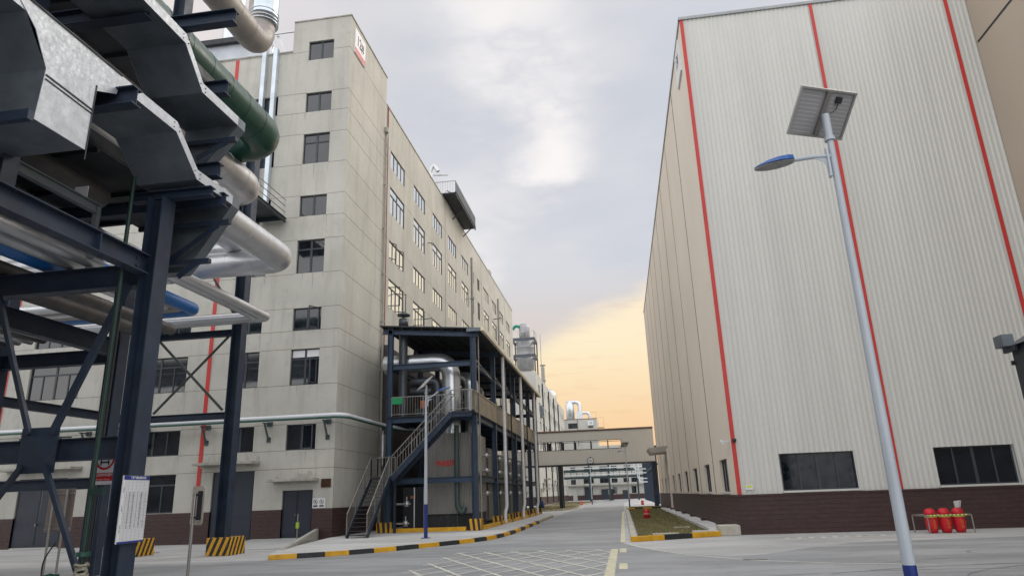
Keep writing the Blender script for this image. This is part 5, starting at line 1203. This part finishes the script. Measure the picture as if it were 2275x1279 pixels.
# information board on the near column
t = thing('information_board', 'tall white board with a blue header and a dense printed table on the near column', 'information board', (-8.9, 12.3, 1.1))
A, B_, C_, D_ = at(277, 1057, X=-8.93), at(336, 1058, X=-8.93), at(257, 1205, X=-8.93), at(322, 1196, X=-8.93)
yb0, yb1, zb0, zb1 = 11.80, 12.52, 1.12, 2.30
b = MB(); b.box(-8.97, -8.94, yb0, yb1, zb0, zb1); b.build('board', M_signw, t, bevel=.004)
b = MB(); b.box(-8.9405, -8.937, yb0+.004, yb1-.004, zb1-.075, zb1-.002); b.box(-8.9405, -8.937, yb0+.004, yb1-.004, zb0+.002, zb0+.035); b.build('blue_header', M_signb, t)
text('管廊管道信息标识表', .048, t, (-8.935, (yb0+yb1)/2+.03, zb1-.038), (0, 1, 0), (0, 0, 1), M_signw, bold=.001)
rng_ = random.Random(3)
rows = 40; H_ = zb1-.09-(zb0+.05)
b = MB()
for k in range(rows+1): z = zb0+.05+k*H_/rows; b.box(-8.9385, -8.937, yb0+.06, yb1-.015, z-.0012, z+.0012)
for u in (.06, .15, .25, .36, .47, .58, .70): b.box(-8.9385, -8.937, yb0+u-.001, yb0+u+.001, zb0+.05, zb1-.09)
b.build('table_lines', mat('table_line_grey', (.25, .28, .32), .6), t)
kinds = ['蒸汽管', '循环水', '氮气管', '压缩空气', '冷凝水', '软水管', '乙醇', '物料管线']
cu_h = H_/rows
for u, opts, al in ((.105, ['01', '02', '07', '12', '15'], 1), (.20, ['DN200', 'DN350', 'DN80', 'DN65'], 1), (.305, kinds, 1), (.415, ['架空', '一层', '二层'], 1), (.525, kinds, 1), (.64, ['A-12', 'B-07', 'C-31 D-04', 'D-04'], 1)):
    body = '\n'.join(rng_.choice(opts) for _ in range(rows))
    text(body, cu_h*.62, t, (-8.9365, yb0+u, (zb0+.05+zb1-.09)/2), (0, 1, 0), (0, 0, 1), M_ink, name='table_text', sx=1.0)
for p_, z in (('公用管', 2.05), ('工艺管', 1.72), ('公用工程', 1.38)):
    text('\n'.join(p_), .035, t, (-8.9365, yb0+.03, z), (0, 1, 0), (0, 0, 1), M_ink, name='side_text')
b = MB(); b.box(-9.05, -8.97, 11.98, 12.45, 1.4, 1.44); b.box(-9.05, -8.97, 11.98, 12.45, 2.0, 2.04); b.build('clip', M_dark, t)
# no motor vehicles sign on its post
t = thing('road_sign', 'white no motor vehicles sign with a red ring behind the green pipe', 'road sign', (-10.3, 13.0, 0))
sx0, sx1, sy = -10.56, -10.08, 13.0
b = MB(); b.box(sx0, sx1, sy, sy+.02, 2.2, 2.98); b.build('board', M_signw, t, bevel=.008)
cxs = (sx0+sx1)/2
b = MB(); ring(b, (cxs, sy-.003, 2.70), .215, .045, (1, 0, 0), (0, 0, 1), 32); b.box(sx0+.03, sx1-.03, sy-.004, sy-.002, 2.27, 2.43); b.build('red_marks', M_signr, t)
b = MB(); b.box(cxs-.1, cxs+.1, sy-.005, sy-.003, 2.62, 2.65); b.box(cxs-.08, cxs+.08, sy-.005, sy-.003, 2.69, 2.71)
for x in (-.1, .07): b.box(cxs+x, cxs+x+.03, sy-.005, sy-.003, 2.58, 2.76)
b.box(cxs-.1, cxs+.1, sy-.005, sy-.003, 2.73, 2.76); b.build('car_symbol', M_ink, t)
text('禁止机动车通行', .062, t, (cxs, sy-.006, 2.385), (1, 0, 0), (0, 0, 1), M_signw, bold=.001, sx=.95); text('No Motor Vehicles', .042, t, (cxs, sy-.006, 2.30), (1, 0, 0), (0, 0, 1), M_signw, sx=.95)
b = MB(); b.tube([(cxs-.05, sy+.07, 0), (cxs-.05, sy+.07, 2.95)], .045, 12); b.build('post', M_steel, t)
# notice on two poles seen from behind
t = thing('notice_board', 'grey backed notice on two thin poles seen from behind', 'notice board', (-14.4, 16.9, 0))
q = [at(*p, Y=16.9) for p in ((112, 1086), (168, 1086), (163, 1179), (97, 1180))]
b = MB(); b.box(q[3].x, q[1].x, 16.9, 16.93, q[2].z, q[0].z); b.build('panel', mat('board_back', (.24, .20, .18), .5, metal=.3, var=.2, scale=5), t)
b = MB(); b.box(q[3].x, q[1].x, 16.87, 16.9, q[2].z+.05, q[2].z+.09); b.box(q[3].x, q[1].x, 16.87, 16.9, q[0].z-.14, q[0].z-.10)
for x in (q[3].x+.2, q[1].x-.18): b.tube([(x, 16.85, 0), (x, 16.85, q[0].z-.02)], .028, 10)
b.build('poles', M_rail, t)
# single post sign seen from behind
t = thing('post_sign', 'small rounded sign turned away on a single pole before the big blue door', 'road sign', (-9.77, 15.5, 0))
b = MB(); b.prism([(-9.93, 15.52, 1.31), (-9.60, 15.42, 1.31), (-9.57, 15.41, 1.36), (-9.57, 15.41, 2.12), (-9.60, 15.42, 2.17), (-9.93, 15.52, 2.17), (-9.95, 15.53, 2.12), (-9.95, 15.53, 1.36)], (.005, .02, 0)); b.build('panel', mat('sign_back_pinkish', (.42, .36, .31), .5, metal=.2), t)
b = MB(); b.box(-9.84, -9.68, 15.38, 15.46, 1.45, 1.50); b.box(-9.84, -9.68, 15.38, 15.46, 1.95, 2.0); b.box(-9.74, -9.62, 15.42, 15.455, 1.42, 2.06); b.build('clamp', M_dark, t)
b = MB(); b.tube([(-9.8, 15.4, 0), (-9.8, 15.4, 2.02)], .035, 12); b.build('pole', M_rail, t)
